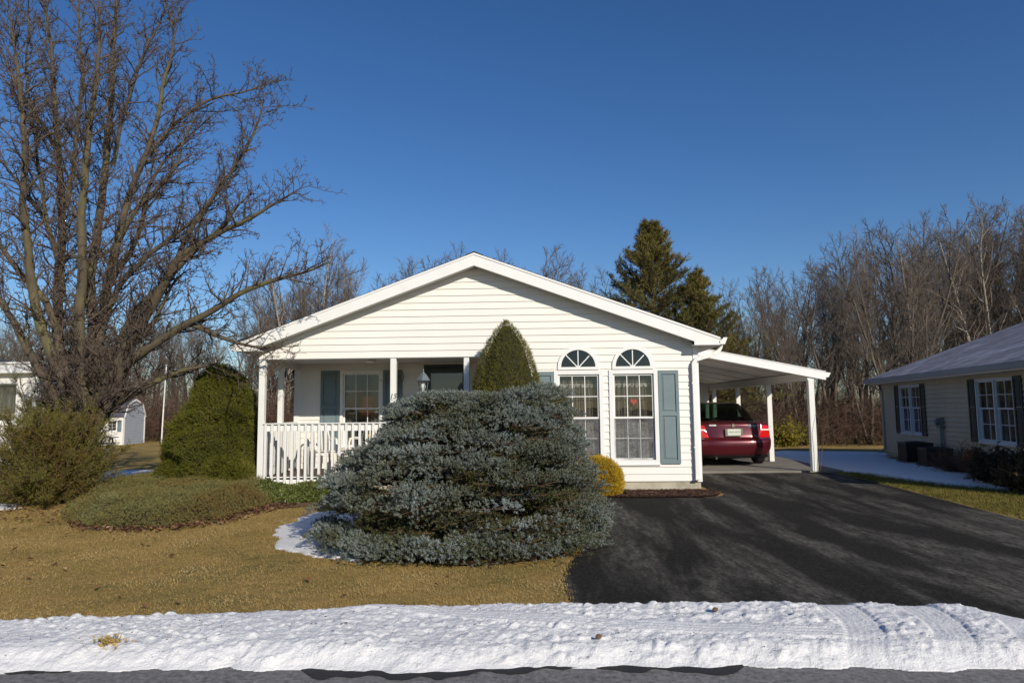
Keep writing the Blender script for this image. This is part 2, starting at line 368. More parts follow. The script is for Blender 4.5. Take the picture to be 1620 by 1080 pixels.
for _ in range(9000):                                # crumbs and clods thrown up by the plough
    cx = RS.uniform(-7.4, 3.6); cy = RS.uniform(3.95, 5.6); pm_ = float(fbm(np.array(cx*1.1+8), np.array(cy*2.2), 3)); rr = RS.choice([.010, .013, .018, .025, .038], p=[.38, .33, .17, .09, .03])*RS.uniform(.8, 1.2)*(.35+1.6*max(0, pm_-.32))
    i0 = int((cx-rr-xs[0])/st); i1 = int((cx+rr-xs[0])/st)+2; j0 = int((cy-rr-ys[0])/st); j1 = int((cy+rr-ys[0])/st)+2
    if i0 < 0 or j0 < 0 or i1 >= len(xs) or j1 >= len(ys): continue
    sl = (slice(j0, j1), slice(i0, i1)); d2 = ((XX[sl]-cx)/1.15)**2+(YY[sl]-cy)**2; c_ = np.sqrt(np.clip(rr*rr-d2, 0, None)); h[sl] = np.maximum(h[sl], h[sl]*.5+.5*h[sl].mean()+c_*.62)*(body[sl] > .25)+h[sl]*(body[sl] <= .25)
# tyre tracks pressed across the bank
tw = np.zeros_like(XX)
for (xa, xb, wd) in ((2.08, 1.72, .125), (2.62, 2.25, .125), (3.12, 2.74, .12), (.2, 99, 0)):
    if wd == 0: continue
    t = (5.42-YY)/1.35; xc = xa+(xb-xa)*t*.75+.16*np.sin(t*pi)
    s = (XX-xc)/wd; mk = smooth01((1.12-np.abs(s))*5)
    gro = .052+.03*big+.0028*np.sin(s*pi*6.0+1.6*fbm(XX*5, YY*3))*smooth01((fbm(XX*6, YY*4, 2)-.25)*3)+.009*fbm(XX*22, YY*14)
    mk = mk*(.55+.45*smooth01((fbm(XX*3+2, YY*3, 2)-.2)*3)); h = h*(1-mk)+body*gro*mk
# long track running along the bank
yc = np.interp(XX, [-7.5, -1.3, 0, 1.6, 3.7], [4.4, 5.18, 4.80, 4.55, 4.45]); s = (YY-yc)/.10; mk = smooth01((1.1-np.abs(s))*4)*smooth01((XX+1.6)*2)*smooth01((2.1-XX)*3)
h = h*(1-.75*mk)+.75*body*(.066+.05*big+.003*np.sin(s*pi*4))*mk
h = np.where(d > 0, h+.004, -.02-.1*np.clip(-d, 0, .3))
ZZ = h
o = link("snow_bank", arrmesh("snow_bank", np.stack([XX, YY, ZZ], -1), gridfaces(len(xs), len(ys))), MT['snow'], smooth=True)
tag(o, "ploughed white snow bank with tyre tracks between street and lawn", kind="structure")
def polydist(X, Y, poly):
    dm = np.full(X.shape, 1e9); n = len(poly)
    for i in range(n):
        x1, y1 = poly[i][:2]; x2, y2 = poly[(i+1) % n][:2]; L = (x2-x1)**2+(y2-y1)**2+1e-9
        t = np.clip(((X-x1)*(x2-x1)+(Y-y1)*(y2-y1))/L, 0, 1); dm = np.minimum(dm, np.hypot(X-x1-t*(x2-x1), Y-y1-t*(y2-y1)))
    return np.where(inpoly(X, Y, poly), dm, -dm)
def snowpatch(poly, step, hgt, rag, label, thin=.0):
    a = np.array(poly)[:, :2]; x0, y0 = a.min(0)-.4; x1, y1 = a.max(0)+.4
    xs = np.arange(x0, x1, step); ys = np.arange(y0, y1, step); X, Y = np.meshgrid(xs, ys)
    dd = polydist(X, Y, poly)+rag*(fbm(X*1.7, Y*1.7, 4)-.5)*2-thin*fbm(X*5, Y*5, 3)+.5*rag*(fbm(X*6, Y*6, 3)-.5)
    Z = T(X, Y)+np.where(dd > 0, .004+hgt*smooth01(dd/.35)*(.6+.5*fbm(X*3, Y*3, 4)), -.03)+.004
    return tag(link("snow_patch", arrmesh("snow_patch", np.stack([X, Y, Z], -1), gridfaces(len(xs), len(ys))), MT['snow'], smooth=True), label, kind="structure")
RS = np.random.default_rng(3); gx_ = RS.uniform(-6, 3.4, 700); gy_ = RS.uniform(4.12, 5.3, 700)**1.0; gi = np.clip(((gx_-xs[0])/st).astype(int), 0, len(xs)-1); gj = np.clip(((gy_-ys[0])/st).astype(int), 0, len(ys)-1); gz_ = ZZ[gj, gi]; ok_ = gz_ > .02
GR = np.column_stack([gx_, gy_, gz_+.003])[ok_]
snowpatch([G(*q) for q in ((418, 847), (450, 824), (490, 812), (560, 806), (600, 850), (560, 884), (500, 884), (455, 872))], .022, .02, .30, "small melting snow patch left of the blue spruce")
snowpatch([G(*q) for q in ((135, 752), (190, 744), (262, 743), (300, 752), (262, 768), (140, 768))], .08, .05, .3, "bluish snow strip on the back lawn beside the evergreen")
snowpatch([G(*q) for q in ((-60, 796), (28, 797), (34, 804), (-60, 812))], .05, .03, .12, "thin snow patch left of the cedar bush")
snowpatch([G(*q) for q in ((1205, 707), (1262, 706), (1398, 709), (1405, 722), (1500, 742), (1560, 752), (1606, 772), (1598, 777), (1520, 769), (1440, 760), (1370, 750), (1300, 744), (1240, 722))], .08, .05, .22, "long snow strip beside the beige house")

# ---- planting beds
MT['mulch'] = simple("bark_mulch", (.085, .042, .028), (.040, .022, .016), 40, .95, 60, .03, dirt=((.16, .09, .06), 55, .6))
MT['duff'] = simple("needle_litter", (.17, .098, .048), (.10, .062, .030), 25, .95, 60, .02, dirt=((.19, .12, .06), 30, .6))
MT['leaflitter'] = foliage("dry_leaf", [(.0, (.10, .04, .018)), (.5, (.20, .095, .045)), (.8, (.32, .19, .10)), (1, (.46, .34, .22))], 3, .8)
def cellblob(poly, z): return [(p[0], p[1]) for p in poly]
def bed(name, pts, z, mat, label): return sheet(name, [(p[0], p[1]) for p in pts], z, mat, label)
MB1 = [(1.0, 12.5), (.9, 11.6), (1.4, 11.55), (2.1, 11.54), (2.72, 11.57), (3.02, 11.76), (3.14, 12.08), (3.05, 12.4), (2.9, 12.54)]
o = bed("mulch_bed", MB1, .016, MT['mulch'], "brown bark mulch bed under the front windows")
SPC = (-.62, 8.25)
ang = np.linspace(0, 2*pi, 40, endpoint=False)
ringp = []
for a in ang:
    r = (1.85 if math.cos(a) < 0 else 1.2)*(1+.05*math.sin(5*a)+.04*math.sin(11*a)); r2 = 1.50
    ringp.append((SPC[0]+r*math.cos(a), SPC[1]+r2*math.sin(a)*(1+.03*math.sin(7*a))))
bed("needle_bed", ringp, .014, MT['duff'], "rust brown needle litter under the blue spruce")
bed("leaf_bed", [G(*q)[:2] for q in ((95, 812), (130, 838), (230, 838), (345, 826), (420, 806), (500, 800), (520, 790), (520, 765), (400, 762), (240, 762), (120, 780))], .011, MT['duff'], "leaf litter under the creeping juniper")

def scatter_chips(name, mat, pts, size, label, up=.5, curl=0):
    n = len(pts); a = rng.random(n)*2*pi; s = size*(.5+rng.random(n)); t = (rng.random((n, 2))-.5)*up
    u = np.stack([np.cos(a), np.sin(a), t[:, 0]], 1)*s[:, None]; v = np.stack([-np.sin(a), np.cos(a), t[:, 1]], 1)*(s*(.35+.4*rng.random(n)))[:, None]
    c = pts+np.array([0, 0, .004]); c[:, 2] += rng.random(n)*size*.5+np.abs(u[:, 2])*.5+np.abs(v[:, 2])*.5
    V = np.stack([c-u, c-v+[0, 0, curl*size], c+u, c+v+[0, 0, curl*size]], 1).reshape(-1, 3)
    return tag(link(name, arrmesh(name, V, np.arange(n*4).reshape(n, 4)), mat), label, kind="stuff")
def rand_in(poly, n, z=0.0):
    a = np.array([p[:2] for p in poly]); lo = a.min(0); hi = a.max(0); out = []
    while sum(map(len, out)) < n:
        q = lo+rng.random((n, 2))*(hi-lo); out.append(q[inpoly(q[:, 0], q[:, 1], poly)])
    q = np.concatenate(out)[:n]; return np.column_stack([q, T(q[:, 0], q[:, 1])+z])
MT['chips'] = foliage("bark_chips", [(0, (.035, .018, .012)), (.5, (.09, .045, .03)), (1, (.20, .12, .08))], 5, .9)
scatter_chips("mulch_chips", MT['chips'], rand_in(MB1, 5000, .016), .022, "bark chips of the mulch bed")
scatter_chips("fallen_needles", MT['chips'], rand_in(ringp, 6000, .014), .02, "dead needles and twigs scattered under the spruce")

scatter_chips("snow_grit", MT['chips'], GR, .007, "specks of grit and crumbled leaf on the snow bank")
# ---- grass blades on the near lawn
LAWN = [(-9.5, 4.75), (.26, 4.9), (.22, 6.2), (.32, 6.9), (.60, 8.2), (.8, 9.4), (-1.0, 12.0), (-5, 12.0), (-9.5, 14)]
q = rand_in(LAWN, 420000)
keep = rng.random(len(q)) < np.clip((9.5/q[:, 1])**2.6, 0, 1)
q = q[keep]; keep = ~inpoly(q[:, 0], q[:, 1], [(p[0], p[1]) for p in ringp])
q = q[keep]; 
eg = rng.random(2600); ey = 4.9+eg*6.2; ex = np.interp(ey, [4.9, 5.5, 6.2, 6.9, 8.2, 9.6, 11.1], [.24, .24, .20, .30, .62, .90, 1.06])+.035*np.sin(ey*9)*np.sin(ey*23)+rng.normal(size=2600)*.022; q = np.concatenate([q, np.column_stack([ex, ey, 0*ex+.004])])
n = len(q); a = rng.random(n)*2*pi; hh = (.007+.013*rng.random(n)); lean = .6+2.2*rng.random(n); wv = .0013+.0011*rng.random(n)
dirv = np.stack([np.cos(a)*lean, np.sin(a)*lean, np.ones(n)], 1); dirv /= np.linalg.norm(dirv, axis=1)[:, None]; dirv *= (hh*1.5)[:, None]
pv = np.stack([-np.sin(a), np.cos(a), 0*a], 1)*wv[:, None]
V = np.stack([q-pv, q+pv, q+dirv], 1).reshape(-1, 3)
MT['blade'] = foliage("dry_grass_blade", [(0, (.12, .12, .028)), (.22, (.20, .17, .05)), (.38, (.36, .25, .085)), (.6, (.42, .285, .11)), (.8, (.52, .37, .16)), (1, (.66, .51, .28))], 1.3, .9, spec=.1)
tag(link("grass", arrmesh("grass", V, np.arange(n*3).reshape(n, 3)), MT['blade']), "short dry grass blades of the front lawn", kind="stuff")
q2 = rand_in([(6.22, 7.5), (6.3, 10.5), (6.48, 13), (6.55, 16.5), (7.6, 16.5), (9.5, 12), (9.5, 7.5)], 60000); n = len(q2); a = rng.random(n)*2*pi; dv = np.stack([np.cos(a)*.9, np.sin(a)*.9, np.ones(n)], 1)*(.02+.03*rng.random(n))[:, None]; pv = np.stack([-np.sin(a), np.cos(a), 0*a], 1)*.0035
V = np.stack([q2-pv, q2+pv, q2+dv], 1).reshape(-1, 3); MT['gblade'] = foliage("green_grass_blade", [(0, (.05, .055, .012)), (.4, (.12, .115, .025)), (.75, (.20, .17, .045)), (1, (.30, .24, .09))], .8, .9, spec=.1)
tag(link("grass", arrmesh("grass", V, np.arange(n*3).reshape(n, 3)), MT['gblade']), "olive green grass strip between driveway and snow on the right", kind="stuff")
lp = np.concatenate([rand_in([G(*q)[:2] for q in ((110, 840), (230, 845), (350, 832), (470, 800), (440, 796), (345, 815), (200, 828), (110, 815))], 900, .01), rand_in(LAWN, 160, .01), rand_in([(-8.6, 9.6), (-6.2, 9.0), (-6.4, 10.4), (-8.6, 11)], 200, .01)])
scatter_chips("fallen_leaves", MT['leaflitter'], lp, .028, "curled brown leaves along the juniper edge", .9, .5)

# ================================================================== BUILDING PARTS
def clap(mb, u0, u1, z0, z1, openings=(), limits=None, h=.127, out=.016):
    """lapped boards on the frame's wall plane, cut round openings (u0,u1,z0,z1)"""
    zs = set([z0, z1]); z = z0
    while z < z1: zs.add(round(z, 5)); z += h
    for o_ in openings: zs |= {o_[2], o_[3]}
    zs = sorted(q for q in zs if z0 <= q <= z1)
    def off(z): fr = ((z-z0)/h) % 1.0; return out*(1-fr)
    for za, zb in zip(zs[:-1], zs[1:]):
        if zb-za < 1e-4: continue
        oa = off(za+1e-6); ob = off(zb-1e-5); zm = (za+zb)/2
        la, ra = limits(za) if limits else (u0, u1); lb, rb = limits(zb) if limits else (u0, u1)
        la = max(la, u0); lb = max(lb, u0); ra = min(ra, u1); rb = min(rb, u1)
        if ra <= la: continue
        cuts = sorted([(c[0], c[1]) for c in openings if c[2] < zm < c[3]]); segs = []; cl, cb = la, lb
        for a, b in cuts: segs.append((cl, cb, a, a)); cl = cb = b
        segs.append((cl, cb, ra, rb))
        for a, b, c, d_ in segs:
            if c <= a: continue
            d_ = max(d_, b+.001)
            mb.quad([mb.p(a, za, oa), mb.p(c, za, oa), mb.p(d_, zb, ob), mb.p(b, zb, ob)])
            if abs(((za-z0)/h)-round((za-z0)/h)) < 1e-3: mb.quad([mb.p(a, za, -.002), mb.p(c, za, -.002), mb.p(c, za, oa), mb.p(a, za, oa)])
class FR:
    def __init__(s, O, U, N): s.k = dict(O=O, U=U, N=N)
    def mb(s): return MB(**s.k)
def curtain(fr, parent, u0, u1, z0, z1, d, mat, folds=14, amp=.012):
    mb = fr.mb(); n = folds*4; z_ = [z0, z1]
    for i in range(n):
        a = u0+(u1-u0)*i/n; b = u0+(u1-u0)*(i+1)/n
        da = d+amp*math.sin(i/4*2*pi+.3*math.sin(i)); db = d+amp*math.sin((i+1)/4*2*pi+.3*math.sin(i+1))
        mb.quad([mb.p(a, z0, da), mb.p(b, z0, db), mb.p(b, z1, db), mb.p(a, z1, da)])
    return mb.build("curtain", mat, parent, smooth=True)
def window(parent, fr, u0, u1, z0, z1, cols, rows, zmid=None, trim=.06, sill=.02, frame='trim', curtains=True, screen=False, cmat='lace', proud=.03, glassmat='glass', vertical=False):
    """double-hung (or slider) sash window: casing, sashes, muntins, panes"""
    m = fr.mb(); t = trim
    m.bx(u0-t, u0, z0-t, z1+t, .0, proud); m.bx(u1, u1+t, z0-t, z1+t, .0, proud)
    m.bx(u0, u1, z1, z1+t, .0, proud-.001); m.bx(u0, u1, z0-t, z0, .0, proud-.001)
    m.bx(u0-t-.01, u1+t+.01, z0-t-.02, z0-t, -.01, proud+sill)
    j = .07
    m.bx(u0-.012, u0, z0, z1, -j, .004); m.bx(u1, u1+.012, z0, z1, -j, .004); m.bx(u0, u1, z1, z1+.012, -j, .004); m.bx(u0, u1, z0-.012, z0, -j, .004)
    w = m.build("window", MT[frame], parent, bev=.0)
    s = .032; b = .014
    def sash(a0, a1, b0, b1, d, nm):
        q = fr.mb(); q.bx(a0, a0+s, b0, b1, d-.03, d); q.bx(a1-s, a1, b0, b1, d-.03, d); q.bx(a0+s, a1-s, b1-s, b1, d-.031, d-.001); q.bx(a0+s, a1-s, b0, b0+s, d-.031, d-.001)
        ia, ib, iz, jz = a0+s, a1-s, b0+s, b1-s
        for k in range(1, cols): x = ia+(ib-ia)*k/cols; q.bx(x-b/2, x+b/2, iz, jz, d-.018, d-.004)
        for k in range(1, rows): x = iz+(jz-iz)*k/rows; q.bx(ia, ib, x-b/2, x+b/2, d-.019, d-.005)
        q.build("sash", MT[frame], w)
        g = fr.mb(); g.quad([g.p(ia, iz, d-.022), g.p(ib, iz, d-.022), g.p(ib, jz, d-.022), g.p(ia, jz, d-.022)]); g.build("pane", MT[glassmat], w)
    if vertical:
        um = (u0+u1)/2; sash(u0, um+.016, z0, z1, -.004, 'l'); sash(um-.016, u1, z0, z1, -.036, 'r')
    elif zmid:
        sash(u0, u1, zmid-.016, z1, -.004, 'u'); sash(u0, u1, z0, zmid+.016, -.036, 'd')
        if screen:
            g = fr.mb(); g.quad([g.p(u0, z0, -.010), g.p(u1, z0, -.010), g.p(u1, zmid-.016, -.010), g.p(u0, zmid-.016, -.010)]); g.build("insect_screen", MT['screen'], w)
    else: sash(u0, u1, z0, z1, -.010, 'a')
    if curtains: curtain(fr, w, u0-.03, u1+.03, z0-.03, z1+.03, -.14, MT[cmat])
    return w
def shutter(parent, fr, u0, u1, z0, z1, mat='shutter', split=.53):
    m = fr.mb(); d0, d1 = .017, .045; s = .055; zm = z0+(z1-z0)*split
    m.bx(u0, u0+s, z0, z1, d0, d1); m.bx(u1-s, u1, z0, z1, d0, d1)
    for a, b in ((z0, z0+.07), (zm-.035, zm+.035), (z1-.07, z1)): m.bx(u0+s, u1-s, a, b, d0, d1-.0015)
    m.bx(u0+s, u1-s, z0+.07, z1-.07, d0, d1-.022)
    for a, b in ((z0+.07, zm-.035), (zm+.035, z1-.07)):
        e = .014; m.bx(u0+s+e, u1-s-e, a+e, b-e, d0, d1-.016); m.bx(u0+s+.034, u1-s-.034, a+.034, b-.034, d0, d1-.006)
    return m.build("shutter", MT[mat], parent)
def text(body, size, mat, parent, name, origin, U, Zv, extr=.002, align='CENTER', shear=0):
    c = bpy.data.curves.new("t", 'FONT'); c.body = body; c.size = size; c.extrude = extr; c.align_x = align; c.align_y = 'CENTER'; c.shear = shear
    t = bpy.data.objects.new("t", c); COL.objects.link(t)
    U = Vector(U).normalized(); Z = Vector(Zv).normalized(); N = U.cross(Z)
    mw = Matrix((U, Z, N)).transposed().to_4x4(); mw.translation = origin
    dg = bpy.context.evaluated_depsgraph_get(); me = bpy.data.meshes.new_from_object(t.evaluated_get(dg)); me.transform(mw)
    bpy.data.objects.remove(t); me.materials.clear()
    return link(name, me, mat, parent)

# ================================================================== THE HOUSE
YF = 12.55; XL, XR, XC = -5.18, 2.92, -1.12
house = empty("house", (XC, YF, 0), "white vinyl-sided gable house with corner porch, arched windows and carport", "house")
F0 = FR((0, YF, 0), (1, 0, 0), (0, -1, 0))
RT = lambda x: 4.325-.367*abs(x-XC)                     # roof top line
lim = lambda z: (XC-(4.325-.19-z)/.367, XC+(4.325-.19-z)/.367)
W1 = (.385, 1.135); W2 = (1.385, 2.125); WZ = (.545, 2.10); ZM = 1.305
ops = [(W1[0], W1[1], WZ[0], WZ[1]), (W2[0], W2[1], WZ[0], WZ[1])]
ARC = [((W1[0]+W1[1])/2, 2.235), ((W2[0]+W2[1])/2, 2.235)]; AR = .325
for cx, cz in ARC:
    for k in range(12):
        za = cz+AR*k/12; zb = cz+AR*(k+1)/12; hw = math.sqrt(max(0, (AR+.012)**2-(zb-cz)**2)); ops.append((cx-hw, cx+hw, round(za, 5), round(zb, 5)))
m = F0.mb(); clap(m, -.99, XR, .165, 2.451, ops)
zb = 2.451
clap(m, XL+.0, XR, zb, 4.1, ops, lim)
m.build("wall", MT['vinyl'], house)
F1 = FR((0, YF+1.9, 0), (1, 0, 0), (0, -1, 0))
DW = (-2.33, -1.50); PW = (-4.13, -3.34, .72, 2.27)
m = F1.mb(); clap(m, XL+.1, -1.02, .27, 2.48, [(DW[0], DW[1], .27, 2.36), PW]); m.build("wall", MT['vinyl'], house)
FR_R = FR((XR, YF, 0), (0, 1, 0), (1, 0, 0)); m = FR_R.mb(); clap(m, 0, 17.0, .165, 2.66); m.build("wall", MT['vinyl'], house)
FR_L = FR((XL, YF, 0), (0, 1, 0), (-1, 0, 0)); m = FR_L.mb(); clap(m, 1.9, 17.0, .165, 2.66); m.build("wall", MT['vinyl'], house)
FR_P = FR((-1.02, YF, 0), (0, 1, 0), (-1, 0, 0)); m = FR_P.mb(); clap(m, 0, 1.9, .27, 2.46); m.build("wall", MT['vinyl'], house)
FR_B = FR((0, YF+17, 0), (1, 0, 0), (0, 1, 0)); m = FR_B.mb(); clap(m, XL, XR, .165, 4.1, (), lim); m.build("wall", MT['vinyl'], house)
# inner room surfaces behind the windows
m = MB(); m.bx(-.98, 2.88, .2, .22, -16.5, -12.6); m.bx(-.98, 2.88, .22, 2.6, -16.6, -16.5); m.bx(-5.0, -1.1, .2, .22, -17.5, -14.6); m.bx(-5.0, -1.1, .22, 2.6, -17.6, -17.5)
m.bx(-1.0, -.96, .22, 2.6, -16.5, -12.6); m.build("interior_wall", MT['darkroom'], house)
# foundation, floor, ceiling
m = MB(); m.bx(-1.0, XR+.0, -.3, .158, -YF-.3, -YF-.012); m.bx(XL+.01, -1.0, -.3, .135, -YF-.3, -YF-.012); m.bx(XR-.3, XR-.002, -.6, .158, -29.5, -YF-.3); m.bx(XL+.01, XL+.3, -.6, .158, -29.5, -YF-.3)
m.build("foundation", MT['concrete'], house, bev=.006)
m = MB()
for k in range(14): m.bx(XL+.02, -1.03, .235, .268, -(YF+.02+.138*(k+1)-.006), -(YF+.02+.138*k))
m.build("porch_floor", MT['deck'], house)
m = MB(); m.bx(XL+.05, -1.02, 2.475, 2.50, -(YF+1.9), -(YF+.13)); m.bx(XL+.0, XL+.12, 2.36, 2.475, -(YF+1.9), -(YF+.13)); m.build("porch_ceiling", MT['soffit'], house)
m = MB(); m.bx(XL+.004, -1.0, 2.437, 2.60, -(YF+.13), -(YF+.004)); m.build("porch_beam", MT['trim'], house, bev=.003)
# corner boards
m = F0.mb(); m.bx(XR-.075, XR+.022, .15, 2.62, -.02, .024)
m.build("corner_board", MT['trim'], house, bev=.003)
m = F0.mb(); m.bx(-1.045, -.955, .15, 2.44, -.08, .022); m.build("corner_board", MT['trim'], house, bev=.003)
m = F1.mb(); m.bx(XL, XL+.11, .26, 2.47, -.05, .03); m.build("corner_board", MT['trim'], house, bev=.003)
# roof
m = F0.mb(); e = .10
m.poly([(-5.56, RT(-5.56)), (XC, RT(XC)), (3.29, RT(3.29)), (3.29, RT(3.29)-e), (XC, RT(XC)-e), (-5.56, RT(-5.56)-e)], -17.3, .27)
roof = m.build("roof", MT['trim'], house)
m = F0.mb()
for s_, xe in ((-1, -5.60), (1, 3.33)):
    n = 34
    for k in range(n):
        a = XC+(xe-XC)*k/n; b = XC+(xe-XC)*(k+1)/n
        lift = .012
        i = m.addv([m.p(a, RT(a)+lift+.004, -17.3), m.p(b, RT(b)+lift+.012, -17.3), m.p(b, RT(b)+lift+.012, .30), m.p(a, RT(a)+lift+.004, .30), m.p(b, RT(b)+.001, -17.3), m.p(b, RT(b)+.001, .30)])
        m.f += [[i, i+1, i+2, i+3], [i+1, i+4, i+5, i+2]]
m.build("shingles", MT['shingle'], roof)
m = F0.mb(); m.poly([(XC-.17, RT(XC)-.03), (XC, RT(XC)+.045), (XC+.17, RT(XC)-.03), (XC, RT(XC)+.02)], -17.2, .285); m.build("ridge_cap", MT['shingle'], roof)
for s_ in (-1, 1):
    xe = XC+s_*4.40; ti = .225; xr_ = XC+s_*3.94
    m = F0.mb(); pts = [(xe, RT(xe)-.005), (XC, RT(XC)-.005), (XC, RT(XC)-ti), (xr_, RT(xr_)-ti-.0), (xr_, 2.60), (xe-s_*.03, 2.60)]
    m.poly(pts, .275, .30); m.bx(min(xe, xr_), max(xe, xr_), 2.585, 2.60, .0, .303)
    ra = m.build("rake_board", MT['trim'], roof)
    m = F0.mb()                                            # drip edge on top
    m.poly([(xe, RT(xe)-.028), (XC, RT(XC)-.028), (XC, RT(XC)+.008), (xe, RT(xe)+.008)], .302, .312); m.build("drip_edge", MT['trim'], ra)
    m = F0.mb()                                            # soffit under the rake, with thin open slots
    m.poly([(xr_, RT(xr_)-ti+.02), (XC, RT(XC)-ti+.02), (XC, RT(XC)-ti+.035), (xr_, RT(xr_)-ti+.035)], 0, .274)
    so_ = m.build("soffit", MT['soffit'], roof)
    m = F0.mb(); L = 3.94
    for k in range(int(L/.05)):
        x = XC+s_*(.05*k+.02); x2 = x+s_*.026; zz = RT(x)-ti+.018; z2 = RT(x2)-ti+.018
        m.quad([m.p(x, zz, .262), m.p(x2, z2, .262), m.p(x2, z2, .20), m.p(x, zz, .20)])
    m.build("vent_slot", MT['dark'], so_)
    m = F0.mb(); m.bx(min(xr_, xe-s_*.03), max(xr_, xe-s_*.03), 2.60, 2.615, -17, 0); m.bx(min(xe-s_*.03, xe), max(xe-s_*.03, xe), 2.58, RT(xe), -17.2, .27); m.build("eave_board", MT['trim'], roof)
for s_ in (-1, 1):
    xe = XC+s_*4.42; g = F0.mb()
    g.poly([(xe, 2.72), (xe, 2.60), (xe+s_*.075, 2.60), (xe+s_*.12, 2.70), (xe+s_*.115, 2.715), (xe+s_*.10, 2.705), (xe+s_*.06, 2.615), (xe+s_*.012, 2.615), (xe+s_*.012, 2.72)], -17.2, .24)
    g.poly([(xe, 2.72), (xe, 2.60), (xe+s_*.075, 2.60), (xe+s_*.122, 2.72)], .24, .245)
    g.build("gutter", MT['trim'], roof)
def strip(path, w):
    """outline of a bent strip in a plane"""
    L = []; R = []; n = len(path)
    for i, p in enumerate(path):
        a = Vector(path[max(i-1, 0)]); b = Vector(path[min(i+1, n-1)]); t = (b-a).normalized(); q = Vector((-t.y, t.x)); p = Vector(p)
        L.append(tuple(p+q*w/2)); R.append(tuple(p-q*w/2))
    return L+R[::-1]
m = F0.mb(); path = [(3.345, 2.64), (3.335, 2.56), (3.29, 2.48), (3.20, 2.425), (3.0, 2.375), (2.89, 2.34), (2.845, 2.27), (2.845, 2.1)]
pts = strip(path, .075)
for i in range(len(path)-1): m.poly([pts[i], pts[i+1], pts[2*len(path)-2-i], pts[2*len(path)-1-i]], .035, .095)
m.bx(2.8075, 2.8825, .22, 2.1, .035, .095)
m.bx(2.80, 2.89, .19, .23, .03, .12)
for z_ in (1.9, .75): m.bx(2.795, 2.895, z_, z_+.03, .018, .0965)
m.build("downspout", MT['trim'], house, bev=.004)
# posts and railing
def post(x, y, z0, z1, wd=.105, name="porch_post"):
    q = MB(); q.bx(x-wd/2, x+wd/2, z0, z1, -y-wd/2, -y+wd/2); return q.build(name, MT['post'], house, bev=.006)
p1 = post(XL+.055, YF+.055, .14, 2.44, .11); p2 = post(-2.66, YF+.055, .14, 2.44, .11); p3 = post(-1.30, YF+.06, .14, 2.44, .10); p4 = post(XL+.055, YF+.98, .26, 2.37, .10)
text("15", .135, MT['black'], p2, "house_number", (-2.66, YF-.003, 1.735), (1, 0, 0), (0, 0, 1), .003, shear=.25)
m = MB(); m.bx(-1.33, -1.27, 1.68, 1.80, -(YF+.01), -(YF-.02)); m.build("doorbell_box", MT['metaldk'], p3, bev=.006)
rl = MB(); rl.bx(XL+.11, -2.715, 1.115, 1.245, -(YF+.055), -(YF+.02)); rl.bx(XL+.11, -2.715, .145, .285, -(YF+.055), -(YF+.02))
rl.bx(XL+.11, -2.715, 1.245, 1.265, -(YF+.075), -(YF-.03))
rail = rl.build("railing", MT['post'], house, bev=.003)
x = XL+.155
while x < -2.75:
    m = MB(); m.bx(x-.021, x+.021, .155, 1.243, -(YF+.0195), -(YF-.02)); m.build("baluster", MT['post'], rail); x += .1255
rl = MB(); X0 = XL+.035; rl.bx(X0, X0+.035, 1.13, 1.235, -(YF+1.87), -(YF+.12)); rl.bx(X0, X0+.035, .30, .40, -(YF+1.87), -(YF+.12)); rl.bx(X0-.02, X0+.06, 1.235, 1.255, -(YF+1.87), -(YF+.12))
rail2 = rl.build("railing", MT['post'], house, bev=.003); y = YF+.19
while y < YF+1.8:
    m = MB(); m.bx(X0+.036, X0+.074, .28, 1.23, -y-.02, -y+.02); m.build("baluster", MT['post'], rail2); y += .1255
# windows
for k, (a, b) in enumerate((W1, W2)):
    w_ = window(house, F0, a, b, WZ[0], WZ[1], 3, 2, ZM, trim=.072, screen=True, proud=.034)
    curtain(F0, w_, a-.02, b+.02, .5, 1.33, -.12, MT['lace2'], 9, .008)
    q = F0.mb()
    for j in range(9):                                        # scalloped valance
        u = a+(b-a)*(j+.5)/9; q.poly([(u-.042, 1.93), (u+.042, 1.93), (u+.036, 1.885), (u+.018, 1.862), (u-.018, 1.862), (u-.036, 1.885)], -.122, -.12)
    q.build("valance", MT['lace2'], w_)
for cx, cz in ARC:
    m = F0.mb(); n = 28; ro, ri = AR+.052, AR-.012
    for k in range(n):
        a = pi*k/n; b = pi*(k+1)/n
        m.poly([(cx+ro*math.cos(a), cz+ro*math.sin(a)), (cx+ro*math.cos(b), cz+ro*math.sin(b)), (cx+ri*math.cos(b), cz+ri*math.sin(b)), (cx+ri*math.cos(a), cz+ri*math.sin(a))], -.04, .036)
    m.bx(cx-ro, cx+ro, cz-.05, cz, -.04, .037)
    aw = m.build("arched_window", MT['trim'], house)
    m = F0.mb()
    for a in (pi/2, pi/4, 3*pi/4):
        c, s_ = math.cos(a), math.sin(a); t = .009; e = AR-.01 if a != pi/2 else AR-.005
        m.poly([(cx-s_*t+c*.02, cz+c*t), (cx+s_*t+c*.02, cz-c*t), (cx+c*e+s_*t, cz+s_*e-c*t), (cx+c*e-s_*t, cz+s_*e+c*t)], -.012, .008)
    m.build("muntin", MT['trim'], aw)
    m = F0.mb(); m.quad([m.p(cx+(AR+.002)*math.cos(pi*k/n), cz+(AR+.002)*math.sin(pi*k/n), -.016) for k in range(n+1)]); m.build("pane", MT['glass'], aw)
shutter(house, F0, W2[1]+.078, W2[1]+.078+.365, .475, 2.155)
shutter(house, F0, W1[0]-.078-.365, W1[0]-.078, .475, 2.155)
m = F0.mb()                                                  # red heart hung inside the pane
hp = [(0, -.055), (.055, .0), (.06, .03), (.04, .055), (.015, .05), (0, .028), (-.015, .05), (-.04, .055), (-.06, .03), (-.055, .0)]
